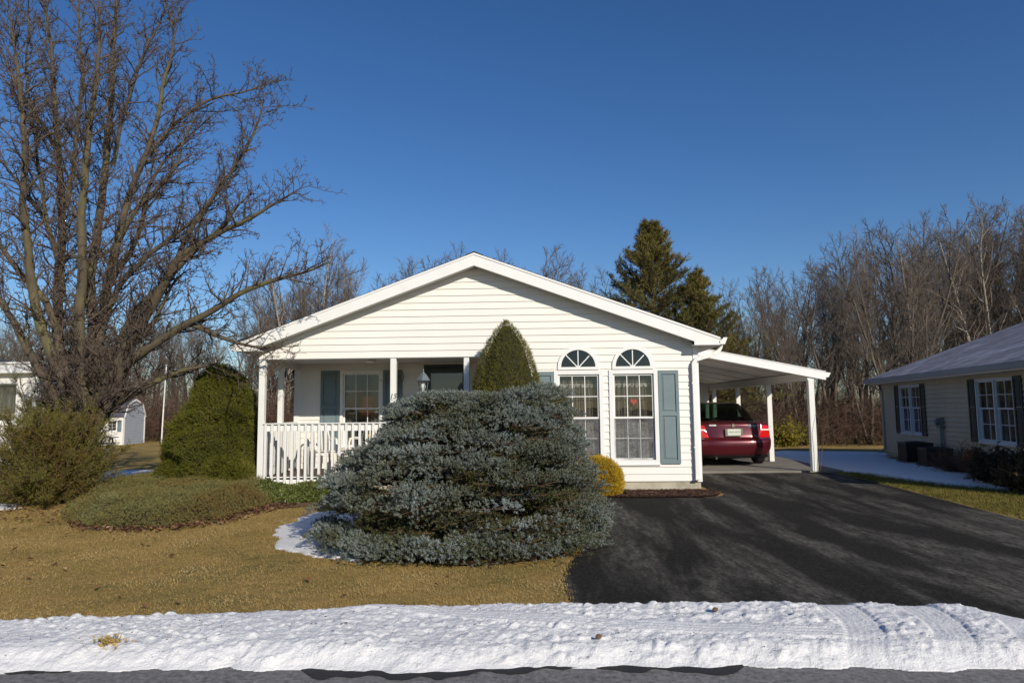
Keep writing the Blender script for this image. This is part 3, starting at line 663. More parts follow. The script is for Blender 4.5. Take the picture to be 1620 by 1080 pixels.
m.poly([(W2[0]+.38+u, 1.585+z) for u, z in hp], -.075, -.07); m.quad([m.p(W2[0]+.378, 1.61, -.073), m.p(W2[0]+.382, 1.61, -.073), m.p(W2[0]+.382, 1.99, -.073), m.p(W2[0]+.378, 1.99, -.073)])
tag(m.build("heart_ornament", MT['red']), "small red heart hanging inside the right front window", "ornament")
pw = window(house, F1, PW[0], PW[1], PW[2], PW[3], 3, 2, 1.52, trim=.06, screen=False, curtains=False)
curtain(F1, pw, PW[0]-.02, PW[0]+.27, .7, 2.3, -.14, MT['lace'], 5); curtain(F1, pw, PW[1]-.22, PW[1]+.02, .7, 2.3, -.14, MT['lace'], 4)
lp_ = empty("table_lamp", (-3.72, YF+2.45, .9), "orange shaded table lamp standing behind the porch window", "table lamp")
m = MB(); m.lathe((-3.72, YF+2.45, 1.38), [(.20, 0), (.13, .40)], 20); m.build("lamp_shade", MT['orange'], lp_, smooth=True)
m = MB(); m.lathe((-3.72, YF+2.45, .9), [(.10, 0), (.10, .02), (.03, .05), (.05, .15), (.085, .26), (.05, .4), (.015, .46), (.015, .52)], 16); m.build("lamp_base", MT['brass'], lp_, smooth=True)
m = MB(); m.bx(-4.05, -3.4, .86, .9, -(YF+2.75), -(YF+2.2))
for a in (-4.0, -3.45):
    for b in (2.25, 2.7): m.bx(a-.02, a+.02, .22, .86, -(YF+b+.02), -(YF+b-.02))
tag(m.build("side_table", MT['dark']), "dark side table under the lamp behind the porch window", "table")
shutter(house, F1, PW[0]-.075-.40, PW[0]-.075, .67, 2.33); shutter(house, F1, PW[1]+.075, PW[1]+.075+.40, .67, 2.33)
# door
m = F1.mb(); a, b = DW; m.bx(a-.07, a, .27, 2.43, -.02, .03); m.bx(b, b+.07, .27, 2.43, -.02, .03); m.bx(a, b, 2.36, 2.43, -.02, .029)
door = m.build("door", MT['door'], house)
m = F1.mb(); s = .075; m.bx(a, a+s, .29, 2.35, -.02, .02); m.bx(b-s, b, .29, 2.35, -.02, .02); m.bx(a+s, b-s, 2.35-.10, 2.35, -.02, .019); m.bx(a+s, b-s, .29, .55, -.02, .019); m.build("storm_frame", MT['door'], door, bev=.003)
m = F1.mb(); m.quad([m.p(a+s, .55, 0), m.p(b-s, .55, 0), m.p(b-s, 2.25, 0), m.p(a+s, 2.25, 0)]); m.build("pane", MT['glass'], door)
m = F1.mb(); m.bx(a, b, .27, 2.36, -.11, -.07)
for u in (a+.12, (a+b)/2+.03):
    for z0_, z1_ in ((.45, 1.0), (1.12, 1.68), (1.80, 2.2)): m.bx(u, u+.27, z0_, z1_, -.07, -.062); m.bx(u+.03, u+.24, z0_+.03, z1_-.03, -.062, -.056)
m.build("inner_door", MT['doorpanel'], door)
m = F1.mb(); m.lathe(m.p((a+b)/2+.0, 1.80, -.05), [(.012, 0), (.022, .01), (.018, .03)], 10, (0, -1, 0)); m.bx((a+b)/2-.015, (a+b)/2+.015, 1.70, 1.79, -.056, -.04); m.build("knocker", MT['brass'], door)
m = F1.mb(); m.lathe(m.p(b-.05, 1.25, .02), [(.008, 0), (.008, .03), (.024, .04), (.024, .055), (.01, .06)], 12, (0, -1, 0)); m.build("door_knob", MT['brass'], door)
wr = empty("door_wreath", ((a+b)/2, YF+1.9, 1.5), "red ribbon wreath with dried stems hanging on the dark front door", "wreath")
m = F1.mb(); ctr = m.p((a+b)/2, 1.42, .03); rr = random.Random(4)
for k in range(70):
    t = rr.random()*2*pi; r0 = .13+rr.uniform(-.02, .02); c = ctr+Vector((math.cos(t)*r0, 0, math.sin(t)*r0)); dd = Vector((-math.sin(t)+rr.uniform(-.8, .8), rr.uniform(-.3, .1), math.cos(t)+rr.uniform(-.8, .8))).normalized()*.05
    m.tube([c-dd, c+dd*.2+Vector((0, -.005, 0)), c+dd], [.004, .004, .001], 4)
m.build("stems", MT['wire'], wr)
m = F1.mb(); c = ctr+Vector((.02, -.03, .14))
for t in (.3, 1.2, 2.1, 2.9, 4.2, 5.2):
    e_ = Vector((math.cos(t)*.09, -.02, math.sin(t)*.07)); pq = Vector((-math.sin(t)*.028, 0, math.cos(t)*.028)); m.quad([c, c+e_*.6+pq, c+e_, c+e_*.6-pq])
m.lathe(c, [(.02, -.02), (.028, 0), (.02, .02)], 8, (0, -1, 0)); m.build("ribbon_bow", MT['red'], wr)
m = MB(); m.lathe((-3.3, YF+.9, 2.475), [(.09, 0), (.11, -.02), (.09, -.045), (.03, -.06)], 18); m.build("porch_light", MT['bulb'], house, smooth=True)
# wire scroll ornament by the shutter
wo = F1.mb(); cc = wo.p(-3.02, 2.14, .075)
for k, (rad, ox, oz) in enumerate(((.20, 0, 0), (.165, .02, .01), (.125, .0, .03), (.09, -.03, .0), (.06, .04, -.03), (.13, .05, .05))):
    pts = [cc+Vector((ox+rad*math.cos(t)*(1+.05*k), -.004*k, oz+rad*math.sin(t))) for t in np.linspace(k*.7, k*.7+5.4, 26)]
    wo.tube(pts, .0065, 5)
wo.tube([cc+Vector((-.19, 0, -.08)), cc+Vector((-.27, -.01, -.04)), cc+Vector((-.31, -.01, .0))], .006, 5)
tag(wo.build("wire_ornament", MT['wire'], smooth=True), "round pale wire scroll ornament on the shutter right of the porch window", "ornament")
# steps
m = MB(); m.bx(-2.55, -1.4, 0, .13, -(YF-.01), -(YF-.62)); m.build("porch_step", MT['concrete'], house)

# carport
cp = []
CY = 15.3; FC = FR((0, CY, 0), (1, 0, 0), (0, -1, 0))
CT = lambda x: 2.93-.205*(x-2.94)
m = FC.mb(); m.poly([(2.94, CT(2.94)-.02), (6.33, CT(6.33)-.02), (6.33, CT(6.33)-.075), (2.94, CT(2.94)-.075)], -8.9, -.02)
croof = m.build("carport_roof", MT['soffit'], house)
m = FC.mb(); m.poly([(2.94, CT(2.94)), (6.36, CT(6.36)), (6.36, CT(6.36)-.19), (2.94, CT(2.94)-.19)], -.018, .02); m.poly([(2.94, CT(2.94)+.004), (6.36, CT(6.36)+.004), (6.36, CT(6.36)-.012), (2.94, CT(2.94)-.012)], .021, .032); m.build("front_fascia", MT['trim'], croof)
m = FC.mb()
for k in range(1, 6): x = 2.94; y_ = -1.48*k; m.poly([(2.94, CT(2.94)-.077), (6.3, CT(6.3)-.077), (6.3, CT(6.3)-.083), (2.94, CT(2.94)-.083)], y_-.012, y_)
m.build("ceiling_seam", MT['dark'], croof)
m = FC.mb(); m.bx(5.97, 6.11, 2.03, CT(6.05)-.08, -8.8, -.02); m.build("beam", MT['post'], croof, bev=.003)
m = FC.mb(); xg = 6.365; m.poly([(xg, CT(6.36)-.02), (xg, CT(6.36)-.13), (xg+.06, CT(6.36)-.13), (xg+.11, CT(6.36)-.04), (xg+.10, CT(6.36)-.03)], -8.9, -.0); m.build("gutter", MT['trim'], croof)
for k in range(4):
    y_ = CY+.06+2.76*k; q = MB(); zt = 2.06 if k else 2.13
    q.bx(6.04-.062, 6.04+.062, .05, 2.04 if k else 2.05, -y_-.062, -y_+.062); q.build("carport_post", MT['post'], house, bev=.008)

# storage room at the back of the carport
st_ = empty("storage_shed", (4.6, 24.3, 0), "white clapboard storage room closing the back of the carport", "shed")
FS = FR((0, 24.1, 0), (1, 0, 0), (0, -1, 0)); m = FS.mb(); clap(m, 2.96, 5.97, .05, 2.25); m.build("wall", MT['vinyl'], st_)
m = FS.mb(); m.bx(2.96, 5.96, -.5, 2.24, -2.0, -.01); m.build("side_wall", MT['vinyl'], st_)
m = FS.mb(); m.poly([(2.94, 2.78), (6.2, 2.22), (6.2, 2.15), (2.94, 2.71)], -2.2, -.13); m.build("roof", MT['trim'], st_)

# ================================================================== PORCH FURNITURE
def resin_chair(x, y, rz, label):
    c = empty("porch_chair", (x, y, .268), label, "chair", "white chairs on the porch"); c.rotation_euler = (0, 0, rz)
    R = Matrix.Translation((x, y, .268)) @ Matrix.Rotation(rz, 4, 'Z'); W = lambda a, b, z: R @ Vector((a, b, z))
    def put(mb, nm): return mb.build(nm, MT['plastic'], c, smooth=True)
    m = MB(); g = []
    for j in range(6):
        t = j/5; i = m.addv([W(u*(.225-.02*t), -.22+.44*t, .42-.02*math.sin(pi*t)-.015*(1-abs(u))) for u in np.linspace(-1, 1, 7)]); g.append(i)
    for j in range(5):
        for k in range(6): m.f.append([g[j]+k, g[j]+k+1, g[j+1]+k+1, g[j+1]+k])
    put(m, "seat")
    b = MB(); 
    b.tube([W(-.21, .20, .42), W(-.22, .27, .65), W(-.19, .31, .84), W(-.10, .33, .92), W(0, .335, .94), W(.10, .33, .92), W(.19, .31, .84), W(.22, .27, .65), W(.21, .20, .42)], .018, 6)
    for u in (-.13, -.065, 0, .065, .13): b.tube([W(u, .215, .43), W(u, .28, .65), W(u, .32, .91-abs(u)*.3)], [.016, .02, .014], 4)
    put(b, "backrest")
    for s in (-1, 1):
        a = MB(); a.tube([W(s*.26, -.24, .0), W(s*.265, -.21, .35), W(s*.27, -.20, .58), W(s*.275, -.16, .65), W(s*.275, 0, .665), W(s*.26, .18, .65), W(s*.225, .27, .64)], [.02, .022, .022, .026, .028, .026, .018], 6); put(a, "armrest")
        for yy in (-.24, .26): l = MB(); l.tube([W(s*.215, yy*.85, .41), W(s*.24, yy*1.1, 0)], [.024, .016], 6); put(l, "leg")
    return c
resin_chair(-4.28, 13.45, math.radians(28), "white resin armchair nearest the left corner of the porch")
resin_chair(-3.45, 13.75, math.radians(-12), "white resin armchair under the porch window, right of the other one")
t = empty("porch_table", (-3.85, 13.75, .268), "small white table between the two porch chairs", "table")
m = MB(); m.lathe((-3.85, 13.85, .70), [(.22, 0), (.235, .01), (.235, .025), (.22, .03)], 20); m.build("table_top", MT['plastic'], t)
for a in (0, 2.1, 4.2): m = MB(); m.tube([(-3.85+.08*math.cos(a), 13.85+.08*math.sin(a), .70), (-3.85+.2*math.cos(a), 13.85+.2*math.sin(a), .27)], .015, 6); m.build("leg", MT['plastic'], t)

# ================================================================== LAMP POST
lx, ly = -1.93, 11.55
lamp = empty("lamp_post", (lx, ly, 0), "grey lantern on a post rising behind the blue spruce", "lamp post")
m = MB(); m.lathe((lx, ly, 0), [(.05, 0), (.05, .1), (.035, .12), (.033, 1.50), (.045, 1.52), (.045, 1.56), (.03, 1.6), (.03, 1.72), (.05, 1.74)], 14); m.build("post", MT['metaldk'], lamp, smooth=True)
m = MB(); m.lathe((lx, ly, 1.74), [(.05, 0), (.068, .012), (.068, .026), (.05, .03)], 6); m.lathe((lx, ly, 1.975), [(.125, 0), (.128, .012), (.105, .045), (.062, .105), (.035, .13), (.022, .135), (.018, .15), (.008, .165), (.012, .18), (.003, .21)], 6)
for k in range(6):
    a = 2*pi*k/6; m.tube([(lx+.055*math.cos(a), ly+.055*math.sin(a), 1.765), (lx+.085*math.cos(a), ly+.085*math.sin(a), 1.98)], .006, 4)
m.build("lantern_frame", MT['metaldk'], lamp)
m = MB(); m.lathe((lx, ly, 1.768), [(.052, 0), (.082, .208)], 6); m.build("lantern_glass", MT['glass'], lamp)
m = MB(); m.lathe((lx, ly, 1.77), [(.022, 0), (.022, .05), (.03, .07), (.04, .11), (.032, .15), (.01, .17)], 12); m.build("bulb", MT['bulb'], lamp, smooth=True)

# ================================================================== CAR
m_, nt, bs = newmat("burgundy_car_paint"); n = noise(nt, 400, 2, .6, coords(nt))
nt.links.new(ramp(nt, n.outputs[0], [(.4, (.075, .004, .010)), (.7, (.095, .006, .014))]), bs.inputs["Base Color"])
bs.inputs["Metallic"].default_value = .35; bs.inputs["Roughness"].default_value = .32; bs.inputs["Coat Weight"].default_value = .45; bs.inputs["Coat Roughness"].default_value = .03; MT['paint'] = m_
MT['tyre'] = simple("tyre_rubber", (.018, .018, .018), None, 10, .85); MT['rim'] = simple("alloy_rim", (.45, .45, .46), None, 3, .3, metal=.9)
MT['tail'] = simple("red_tail_lens", (.62, .012, .010), (.5, .01, .01), 60, .12, coat=1); MT['lens'] = simple("clear_lens", (.82, .74, .72), None, 60, .12, coat=1)
MT['chrome'] = simple("chrome", (.8, .8, .8), None, 3, .12, metal=1); MT['plate'] = simple("licence_plate", (.62, .66, .55), (.55, .6, .5), 9, .5)
MT['sticker'] = simple("pale_sticker", (.62, .70, .66), (.5, .58, .58), 20, .5); MT['seat'] = simple("grey_car_seat", (.05, .05, .052), None, 5, .9)
MT['under'] = simple("underbody", (.012, .012, .012), None, 5, .9)
CX, CYR, CZ = 4.69, 16.55, .055
car = empty("parked_car", (CX, CYR+2.5, CZ), "burgundy sedan parked under the carport, seen from behind", "car")
CM = MB(O=(CX, CYR, CZ), U=(1, 0, 0), N=(0, 1, 0))
rows = [(.20, .12, .74), (.27, .05, .83), (.38, .015, .895), (.50, .0, .915), (.60, .01, .92), (.645, .05, .92), (.665, .105, .92), (.78, .12, .92), (.90, .135, .905), (.985, .135, .875), (1.015, .16, .835), (1.022, .22, .79)]
def rearY(x, z):
    zs = [r[0] for r in rows]; y = np.interp(z, zs, [r[1] for r in rows]); wv = np.interp(z, zs, [r[2] for r in rows]); t = min(1, abs(x)/wv); return y+.17*t**3.2
def carbody():
    m = CM; mb = MB(O=m.O, U=m.U, N=m.N); NC = 8
    st = [(0.0, None)]+[(y, 1) for y in (.35, .8, 1.3, 1.9, 2.6, 3.3, 3.9, 4.4, 4.8, 5.02)]
    def wid(y): return np.interp(y, [0, .35, 1.2, 2.5, 3.8, 4.5, 4.9, 5.02], [1, 1.012, 1.03, 1.04, 1.02, .97, .86, .70])
    def top(y): return np.interp(y, [0, .3, .8, 3.3, 3.6, 4.5, 4.95, 5.05], [0, .022, .045, .045, .0, -.16, -.34, -.45])
    loops = []
    for y, f in st:
        pts = []
        for (z, yr, w_) in rows:
            if f is None: pts.append((w_, z, yr+.17))
            else:
                k = z if z < .5 else .5+(z-.5)*(1+top(y)/.52); ww = w_*wid(y)
                if z > .98 and y > .5: ww *= .985
                pts.append((ww, k, y))
        zt = pts[-1][1]; wt = pts[-1][0]; yt = pts[-1][2]
        tp = []
        for j in range(NC-1, 0, -1):
            t = j/NC; zz = zt+.018*(1-t*t)
            tp.append((wt*t, zz, yt if f else rows[-1][1]+.17*t**3.2))
        half = pts+tp; c = (0, zt+.018, yt if f else rows[-1][1])
        full = [(x, z, y_) for x, z, y_ in half]+[c]+[(-x, z, y_) for x, z, y_ in half[::-1]]
        loops.append([mb.addv([mb.p(a, b, d) for a, b, d in full]), len(full)])
    for (a, n), (b, _) in zip(loops[:-1], loops[1:]):
        for k in range(n-1): mb.f.append([a+k, a+k+1, b+k+1, b+k])
        mb.f.append([a+n-1, a, b, b+n-1])
    nr = len(rows); a, n = loops[0]; prev = None
    for r, (z, yr, w_) in enumerate(rows):
        right = a+r; left = a+n-1-r
        if r == nr-1: mid = [a+nr+j for j in range(0, NC*2-1)]
        else: i = mb.addv([mb.p(w_*t, z, yr+.17*abs(t)**3.2) for t in [j/NC for j in range(NC-1, -NC, -1)]]); mid = [i+j for j in range(2*NC-1)]
        cur = [right]+mid+[left]
        if prev: 
            for k in range(len(cur)-1): mb.f.append([prev[k], prev[k+1], cur[k+1], cur[k]])
        prev = cur
    a, n = loops[-1]; mb.f.append([a+k for k in range(n)])
    o = mb.build("body", MT['paint'], car, smooth=True); return o
body = carbody(); md = body.modifiers.new("s", 'SUBSURF'); md.levels = 1; md.render_levels = 2
try: body.data.attributes.remove(body.data.attributes["sharp_edge"])
except Exception: pass
# greenhouse: belt outline to roof outline
def ghp(side, t, s):
    """side coordinate s along the outline, t = 0 belt .. 1 roof"""
    belt = [(0, .62), (.45, .64), (.72, .80), (.80, 1.1), (.835, 2.0), (.82, 2.9), (.72, 3.5), (.4, 3.72), (0, 3.80)]
    rf = [(0, 1.36), (.38, 1.38), (.52, 1.46), (.575, 1.62), (.60, 2.0), (.58, 2.35), (.52, 2.62), (.3, 2.72), (0, 2.75)]
    b = belt[s]; r = rf[s]; k = math.sin(t*pi/2)*.12*t*(1-t)*4
    x = b[0]+(r[0]-b[0])*t; y = b[1]+(r[1]-b[1])*t; z = 1.035+.455*t
    cx, cy = 0, 2.2; o_ = .16*t*(1-t); return (x*(1+o_*.9), z+.02*t*(1-t), y+(y-cy)*o_*.25)
gh = MB(O=CM.O, U=CM.U, N=CM.N); pil = MB(O=CM.O, U=CM.U, N=CM.N); NT = 6; idx = {}
for sg in (1, -1):
    for s in range(8):
        for t in range(NT):
            q = [ghp(1, t/NT, s), ghp(1, t/NT, s+1), ghp(1, (t+1)/NT, s+1), ghp(1, (t+1)/NT, s)]
            pp = [gh.p(sg*a, b, c) for a, b, c in q]
            tgt = pil if s in (2,) or (s in (3, 5) and False) or t == NT-1 and s in (3, 4, 5) else gh
            tgt.quad(pp)
gh.build("car_windows", MT['carglass'], car, smooth=True)
rf = [ghp(1, 1, s) for s in range(9)]; full = rf+[(-a, b, c) for a, b, c in rf[-2:0:-1]]
cen = (0, 1.535, 2.05); n = len(full); ring2 = [((a*.6), 1.525, 2.05+(c-2.05)*.6) for a, b, c in full]
i0 = pil.addv([pil.p(*f_) for f_ in full]); i1 = pil.addv([pil.p(*f_) for f_ in ring2]); i2 = pil.addv([pil.p(*cen)])
for k in range(n): k2 = (k+1) % n; pil.f.append([i0+k, i0+k2, i1+k2, i1+k]); pil.f.append([i1+k, i1+k2, i2])
for sg in (1, -1):
    for (s, t_) in ((4, .5),):
        a = ghp(1, 0, s); b = ghp(1, 1, s); pil.tube([pil.p(sg*a[0], a[1], a[2]), pil.p(sg*(a[0]+b[0])/2*1.03, 1.26, (a[2]+b[2])/2), pil.p(sg*b[0], b[1], b[2])], .035, 6)
pil.build("roof_and_pillars", MT['paint'], car, smooth=True)
def onrear(pts, nm, mat, lift=.012, thick=True, par=car, sub=4):
    """panel lying on the curved tail: pts outline in x,z (quad), subdivided"""
    mb = MB(O=CM.O, U=CM.U, N=CM.N); (a, b, c, d) = pts; g = []
    for j in range(sub+1):
        v = j/sub; row = []
        for k in range(sub*2+1):
            u = k/(sub*2); x = (a[0]*(1-u)+b[0]*u)*(1-v)+(d[0]*(1-u)+c[0]*u)*v; z = (a[1]*(1-u)+b[1]*u)*(1-v)+(d[1]*(1-u)+c[1]*u)*v
            e = min(u, 1-u, v, 1-v); row.append(mb.p(x, z, rearY(x, z)-lift*min(1, .25+e*6)))
        g.append(mb.addv(row))
    for j in range(sub):
        for k in range(sub*2): mb.f.append([g[j]+k, g[j]+k+1, g[j+1]+k+1, g[j+1]+k])
    # rim back to the body
    edge = [g[0]+k for k in range(sub*2+1)]+[g[j]+sub*2 for j in range(1, sub+1)]+[g[sub]+k for k in range(sub*2-1, -1, -1)]+[g[j] for j in range(sub-1, 0, -1)]
    i = mb.addv([Vector(mb.v[e_])+Vector((0, .05, 0)) for e_ in edge]); n = len(edge)
    for k in range(n): k2 = (k+1) % n; mb.f.append([edge[k], edge[k2], i+k2, i+k])
    return mb.build(nm, mat, par, smooth=True)
for s in (1, -1):
    tl = onrear([(s*.58, .675), (s*.912, .67), (s*.89, .955), (s*.68, .975)], "tail_light", MT['tail'], .02)
    onrear([(s*.645, .835), (s*.908, .83), (s*.902, .885), (s*.66, .89)], "reversing_lens", MT['lens'], .028, par=tl)
    # lamp carries on round the corner
    mb = MB(O=CM.O, U=CM.U, N=CM.N); mb.poly([(s*.925, .70), (s*.93, .93)], 0, 0) if False else None
    onrear([(s*.55, .652), (s*.91, .652), (s*.91, .663), (s*.55, .663)], "bumper_strip", MT['chrome'], .012, sub=3)
onrear([(-.27, .70), (.27, .70), (.30, .90), (-.30, .90)], "plate_recess", MT['paint'], -.012)
pl = CM; mb = MB(O=CM.O, U=CM.U, N=CM.N); mb.bx(-.155, .155, .735, .885, .062, .072); plate = mb.build("licence_plate", MT['plate'], car, bev=.004)
mb = MB(O=CM.O, U=CM.U, N=CM.N); mb.bx(-.21, -.157, .71, .895, .058, .08); mb.bx(.157, .20, .75, .895, .058, .08); mb.bx(-.157, .157, .712, .733, .058, .08); mb.bx(-.157, .157, .887, .897, .058, .08); mb.build("plate_frame", MT['chrome'], car)
MT['platetxt'] = simple("plate_ink", (.05, .07, .22), None, 3, .6)
text("GNZ·0521", .062, MT['platetxt'], plate, "plate_number", (CX, CYR+.060, CZ+.812), (1, 0, 0), (0, 0, 1), .0008)
mb = MB(O=CM.O, U=CM.U, N=CM.N); mb.lathe(mb.p(0, .965, .115), [(.0, 0), (.04, .0), (.045, .012), (.04, .018)], 20, (0, 1, 0)); mb.build("badge", MT['chrome'], car, smooth=True)
onrear([(-.56, .955), (-.40, .955), (-.40, .99), (-.56, .99)], "sticker", MT['sticker'], .006); onrear([(.36, .925), (.56, .925), (.56, .985), (.36, .985)], "sticker", simple("blue_grey_sticker", (.12, .15, .26), (.16, .18, .26), 40, .4), .006)
onrear([(-.84, .20), (.84, .20), (.82, .27), (-.82, .27)], "bumper_skirt", MT['under'], .006)
mb = MB(O=CM.O, U=CM.U, N=CM.N); mb.bx(-.80, .80, .17, .55, .4, 4.9); mb.build("underbody", MT['under'], car)
for s in (-.45,): mb = MB(O=CM.O, U=CM.U, N=CM.N); mb.tube([mb.p(s, .20, .02), mb.p(s, .21, .5)], .03, 10); mb.build("exhaust_pipe", MT['chrome'], car)
def wheel(x, y):
    sx = 1 if x > 0 else -1; mb = MB(O=CM.O, U=CM.U, N=CM.N); c = mb.p(x-sx*.21, .325, y)
    mb.lathe(c, [(.20, 0), (.30, .0), (.325, .025), (.33, .05), (.33, .17), (.325, .195), (.30, .22), (.20, .215)], 32, (sx, 0, 0)); wh = mb.build("wheel", MT['tyre'], car, smooth=True)
    mb = MB(); mb.lathe(c, [(.205, .12), (.205, .215), (.19, .205), (.17, .16), (.05, .17), (.04, .2), (.0, .2)], 32, (sx, 0, 0))
    mb.build("rim", MT['rim'], wh, smooth=True)
for x in (-.93, .93):
    for y in (1.02, 3.95): wheel(x, y)
for s in (-.42, .42):
    for y in (1.55, 2.55):
        mb = MB(O=CM.O, U=CM.U, N=CM.N); mb.bx(s-.24, s+.24, .6, 1.12, y, y+.14); mb.bx(s-.13, s+.13, 1.14, 1.34, y+.02, y+.11); mb.bx(s-.24, s+.24, .55, .75, y, y+.5); mb.build("seat", MT['seat'], car, bev=.04, smooth=True)
mb = MB(O=CM.O, U=CM.U, N=CM.N); mb.bx(-.72, .72, .7, 1.03, .75, 1.5); mb.build("parcel_shelf", MT['seat'], car)
for s in (1, -1):
    mb = MB(O=CM.O, U=CM.U, N=CM.N); mb.bx(min(s*.93, s*1.10), max(s*.93, s*1.10), 1.0, 1.13, 3.15, 3.25); mb.build("side_mirror", MT['paint'], car, bev=.03, smooth=True)
    onr = MB(O=CM.O, U=CM.U, N=CM.N); onr.bx(min(s*.60, s*.80), max(s*.60, s*.80), .60, .72, 4.72, 4.93); onr.build("headlight", MT['lens'], car, bev=.03, smooth=True)

# ================================================================== BEIGE NEIGHBOUR HOUSE (right)
th = math.radians(10.0); NO = np.array([10.95, 22.1]); NU = np.array([-math.sin(th), -math.cos(th)]); NN = np.array([-math.cos(th), math.sin(th)])
def nu(px, py=680, off=0.0):
    """distance along the wall from its far corner where the line of sight through px meets it"""
    w_ = RC @ cray(px, py); A = np.array([[w_[0], -NU[0]], [w_[1], -NU[1]]]); t, u = np.linalg.solve(A, NO+NN*off); return u, CH+w_[2]*t
nb = empty("beige_house", (NO[0]+3, NO[1]-6, 0), "low beige clapboard house in shade with dark shutters and frosted roof", "house")
FN = FR((NO[0], NO[1], 0), (NU[0], NU[1], 0), (NN[0], NN[1], 0)); LN = 12.4
n1a, n1t = nu(1423, 607); n1b, _ = nu(1455, 607); _, n1z = nu(1440, 690); n2a, n2t = nu(1544.5, 600); n2b, _ = nu(1602, 595); _, n2z = nu(1575, 706)
wt, wb = 1.98, .68
m = FN.mb(); clap(m, 0, LN, .02, 2.30, [(n1a, n1b, wb, wt), (n2a, n2b, wb, wt)], h=.115, out=.03); m.build("wall", MT['siding_n'], nb)
FN2 = FR((NO[0], NO[1], 0), (-NN[0], -NN[1], 0), (-NU[0], -NU[1], 0)); m = FN2.mb(); HW = 4.1
clap(m, 0, 2*HW, .02, 3.9, (), lambda z: ((0, 2*HW) if z < 2.3 else (max(0, (z-2.3)/.37), 2*HW-max(0, (z-2.3)/.37))), h=.115, out=.03); m.build("wall", MT['siding_n'], nb)
O3 = NO+NU*LN; FN3 = FR((O3[0], O3[1], 0), (-NN[0], -NN[1], 0), (NU[0], NU[1], 0)); m = FN3.mb()
clap(m, 0, 2*HW, .02, 3.9, (), lambda z: ((0, 2*HW) if z < 2.3 else (max(0, (z-2.3)/.37), 2*HW-max(0, (z-2.3)/.37))), h=.115, out=.03); m.build("wall", MT['siding_n'], nb)
O4 = NO-NN*2*HW; m = FR((O4[0], O4[1], 0), (NU[0], NU[1], 0), (-NN[0], -NN[1], 0)).mb(); clap(m, 0, LN, .02, 2.3, h=.115, out=.03); m.build("wall", MT['siding_n'], nb)
m = FN.mb(); m.bx(.02, LN-.02, -.5, .02, -2*HW, -.01); m.build("foundation", MT['concrete'], nb)
m = FN2.mb(); ov = .38; RZ = 2.42; sl_ = .37; e = .09
m.poly([(-ov, RZ-ov*sl_), (HW, RZ+HW*sl_), (2*HW+ov, RZ-ov*sl_), (2*HW+ov, RZ-ov*sl_-e), (HW, RZ+HW*sl_-e), (-ov, RZ-ov*sl_-e)], -LN-.3, .3)
nr = m.build("roof", MT['snowroof'], nb)
m = FN2.mb(); zz = RZ-ov*sl_; m.bx(-ov-.005, -ov-.02, zz-.17, zz-.02, -LN-.3, .3); m.bx(-ov, 0, zz-.17, zz-.155, -LN-.3, .3)
for s_ in (0, 1):
    a = -ov if s_ == 0 else 2*HW+ov
    m.poly([(a, zz-.01), (HW, RZ+HW*sl_-.01), (HW, RZ+HW*sl_-.18), (a, zz-.18)], .301, .32)
m.build("fascia", MT['soffit'], nr)
MT['ngutter'] = simple("grey_gutter", (.30, .34, .36), None, 3, .5)
m = FN2.mb(); g0 = -ov-.022; m.poly([(g0, zz-.02), (g0, zz-.14), (g0-.075, zz-.14), (g0-.12, zz-.03), (g0-.105, zz-.03), (g0-.065, zz-.125), (g0-.012, zz-.125), (g0-.012, zz-.02)], -LN-.3, .3); m.build("gutter", MT['ngutter'], nr)
m = FN.mb(); m.tube([m.p(.02, zz-.13, ov+.07), m.p(.02, zz-.25, .30), m.p(.04, zz-.38, .06), m.p(.04, .1, .06), m.p(.04, .03, .2)], .035, 6); m.bx(-.02, .09, .02, 2.2, .0, .024); m.build("downspout", MT['siding_n'], nb)
MT['nframe'] = simple("cool_white_frame", (.58, .64, .68), None, 3, .5)
for a, b in ((n1a, n1b), (n2a, n2b)):
    mid = (a+b)/2
    ww = window(nb, FN, a, b, wb, wt, 2, 2, None, trim=.05, frame='nframe', curtains=True, proud=.03) if False else None
    w1_ = window(nb, FN, a, mid-.02, wb, wt, 2, 2, (wb+wt)/2+.05, trim=.045, frame='nframe', proud=.03); w2_ = window(nb, FN, mid+.02, b, wb, wt, 2, 2, (wb+wt)/2+.05, trim=.04, frame='nframe', proud=.031)
sa, _ = nu(1414, 650); sb, _ = nu(1419.7, 650); shutter(nb, FN, n1a-.05-.34, n1a-.052, wb-.05, wt+.05, 'dkshutter'); shutter(nb, FN, n1b+.052, n1b+.05+.34, wb-.05, wt+.05, 'dkshutter')
shutter(nb, FN, n2a-.05-.34, n2a-.052, wb-.05, wt+.05, 'dkshutter'); shutter(nb, FN, n2b+.052, n2b+.05+.34, wb-.05, wt+.05, 'dkshutter')
m = FN.mb(); m.bx(.3, LN-.3, .03, .05, -3.2, -.02); m.bx(.3, LN-.3, .05, 2.2, -3.3, -3.2); m.bx(.25, .3, .05, 2.2, -3.2, -.05); m.build("interior_wall", MT['darkroom'], nb)
mu, mz = nu(1494.5, 690)
m = FN.mb(); m.bx(mu-.11, mu+.11, .88, 1.14, .02, .13); m.lathe(m.p(mu, 1.03, .13), [(.07, 0), (.07, .05), (.05, .07)], 14, tuple(FN.k['N'])); m.tube([m.p(mu-.03, .88, .07), m.p(mu-.03, .05, .07)], .022, 6); m.tube([m.p(mu+.05, .88, .07), m.p(mu+.12, .5, .06), m.p(mu+.14, .05, .06)], .018, 6)
m.build("electric_meter", MT['metaldk'], nb)
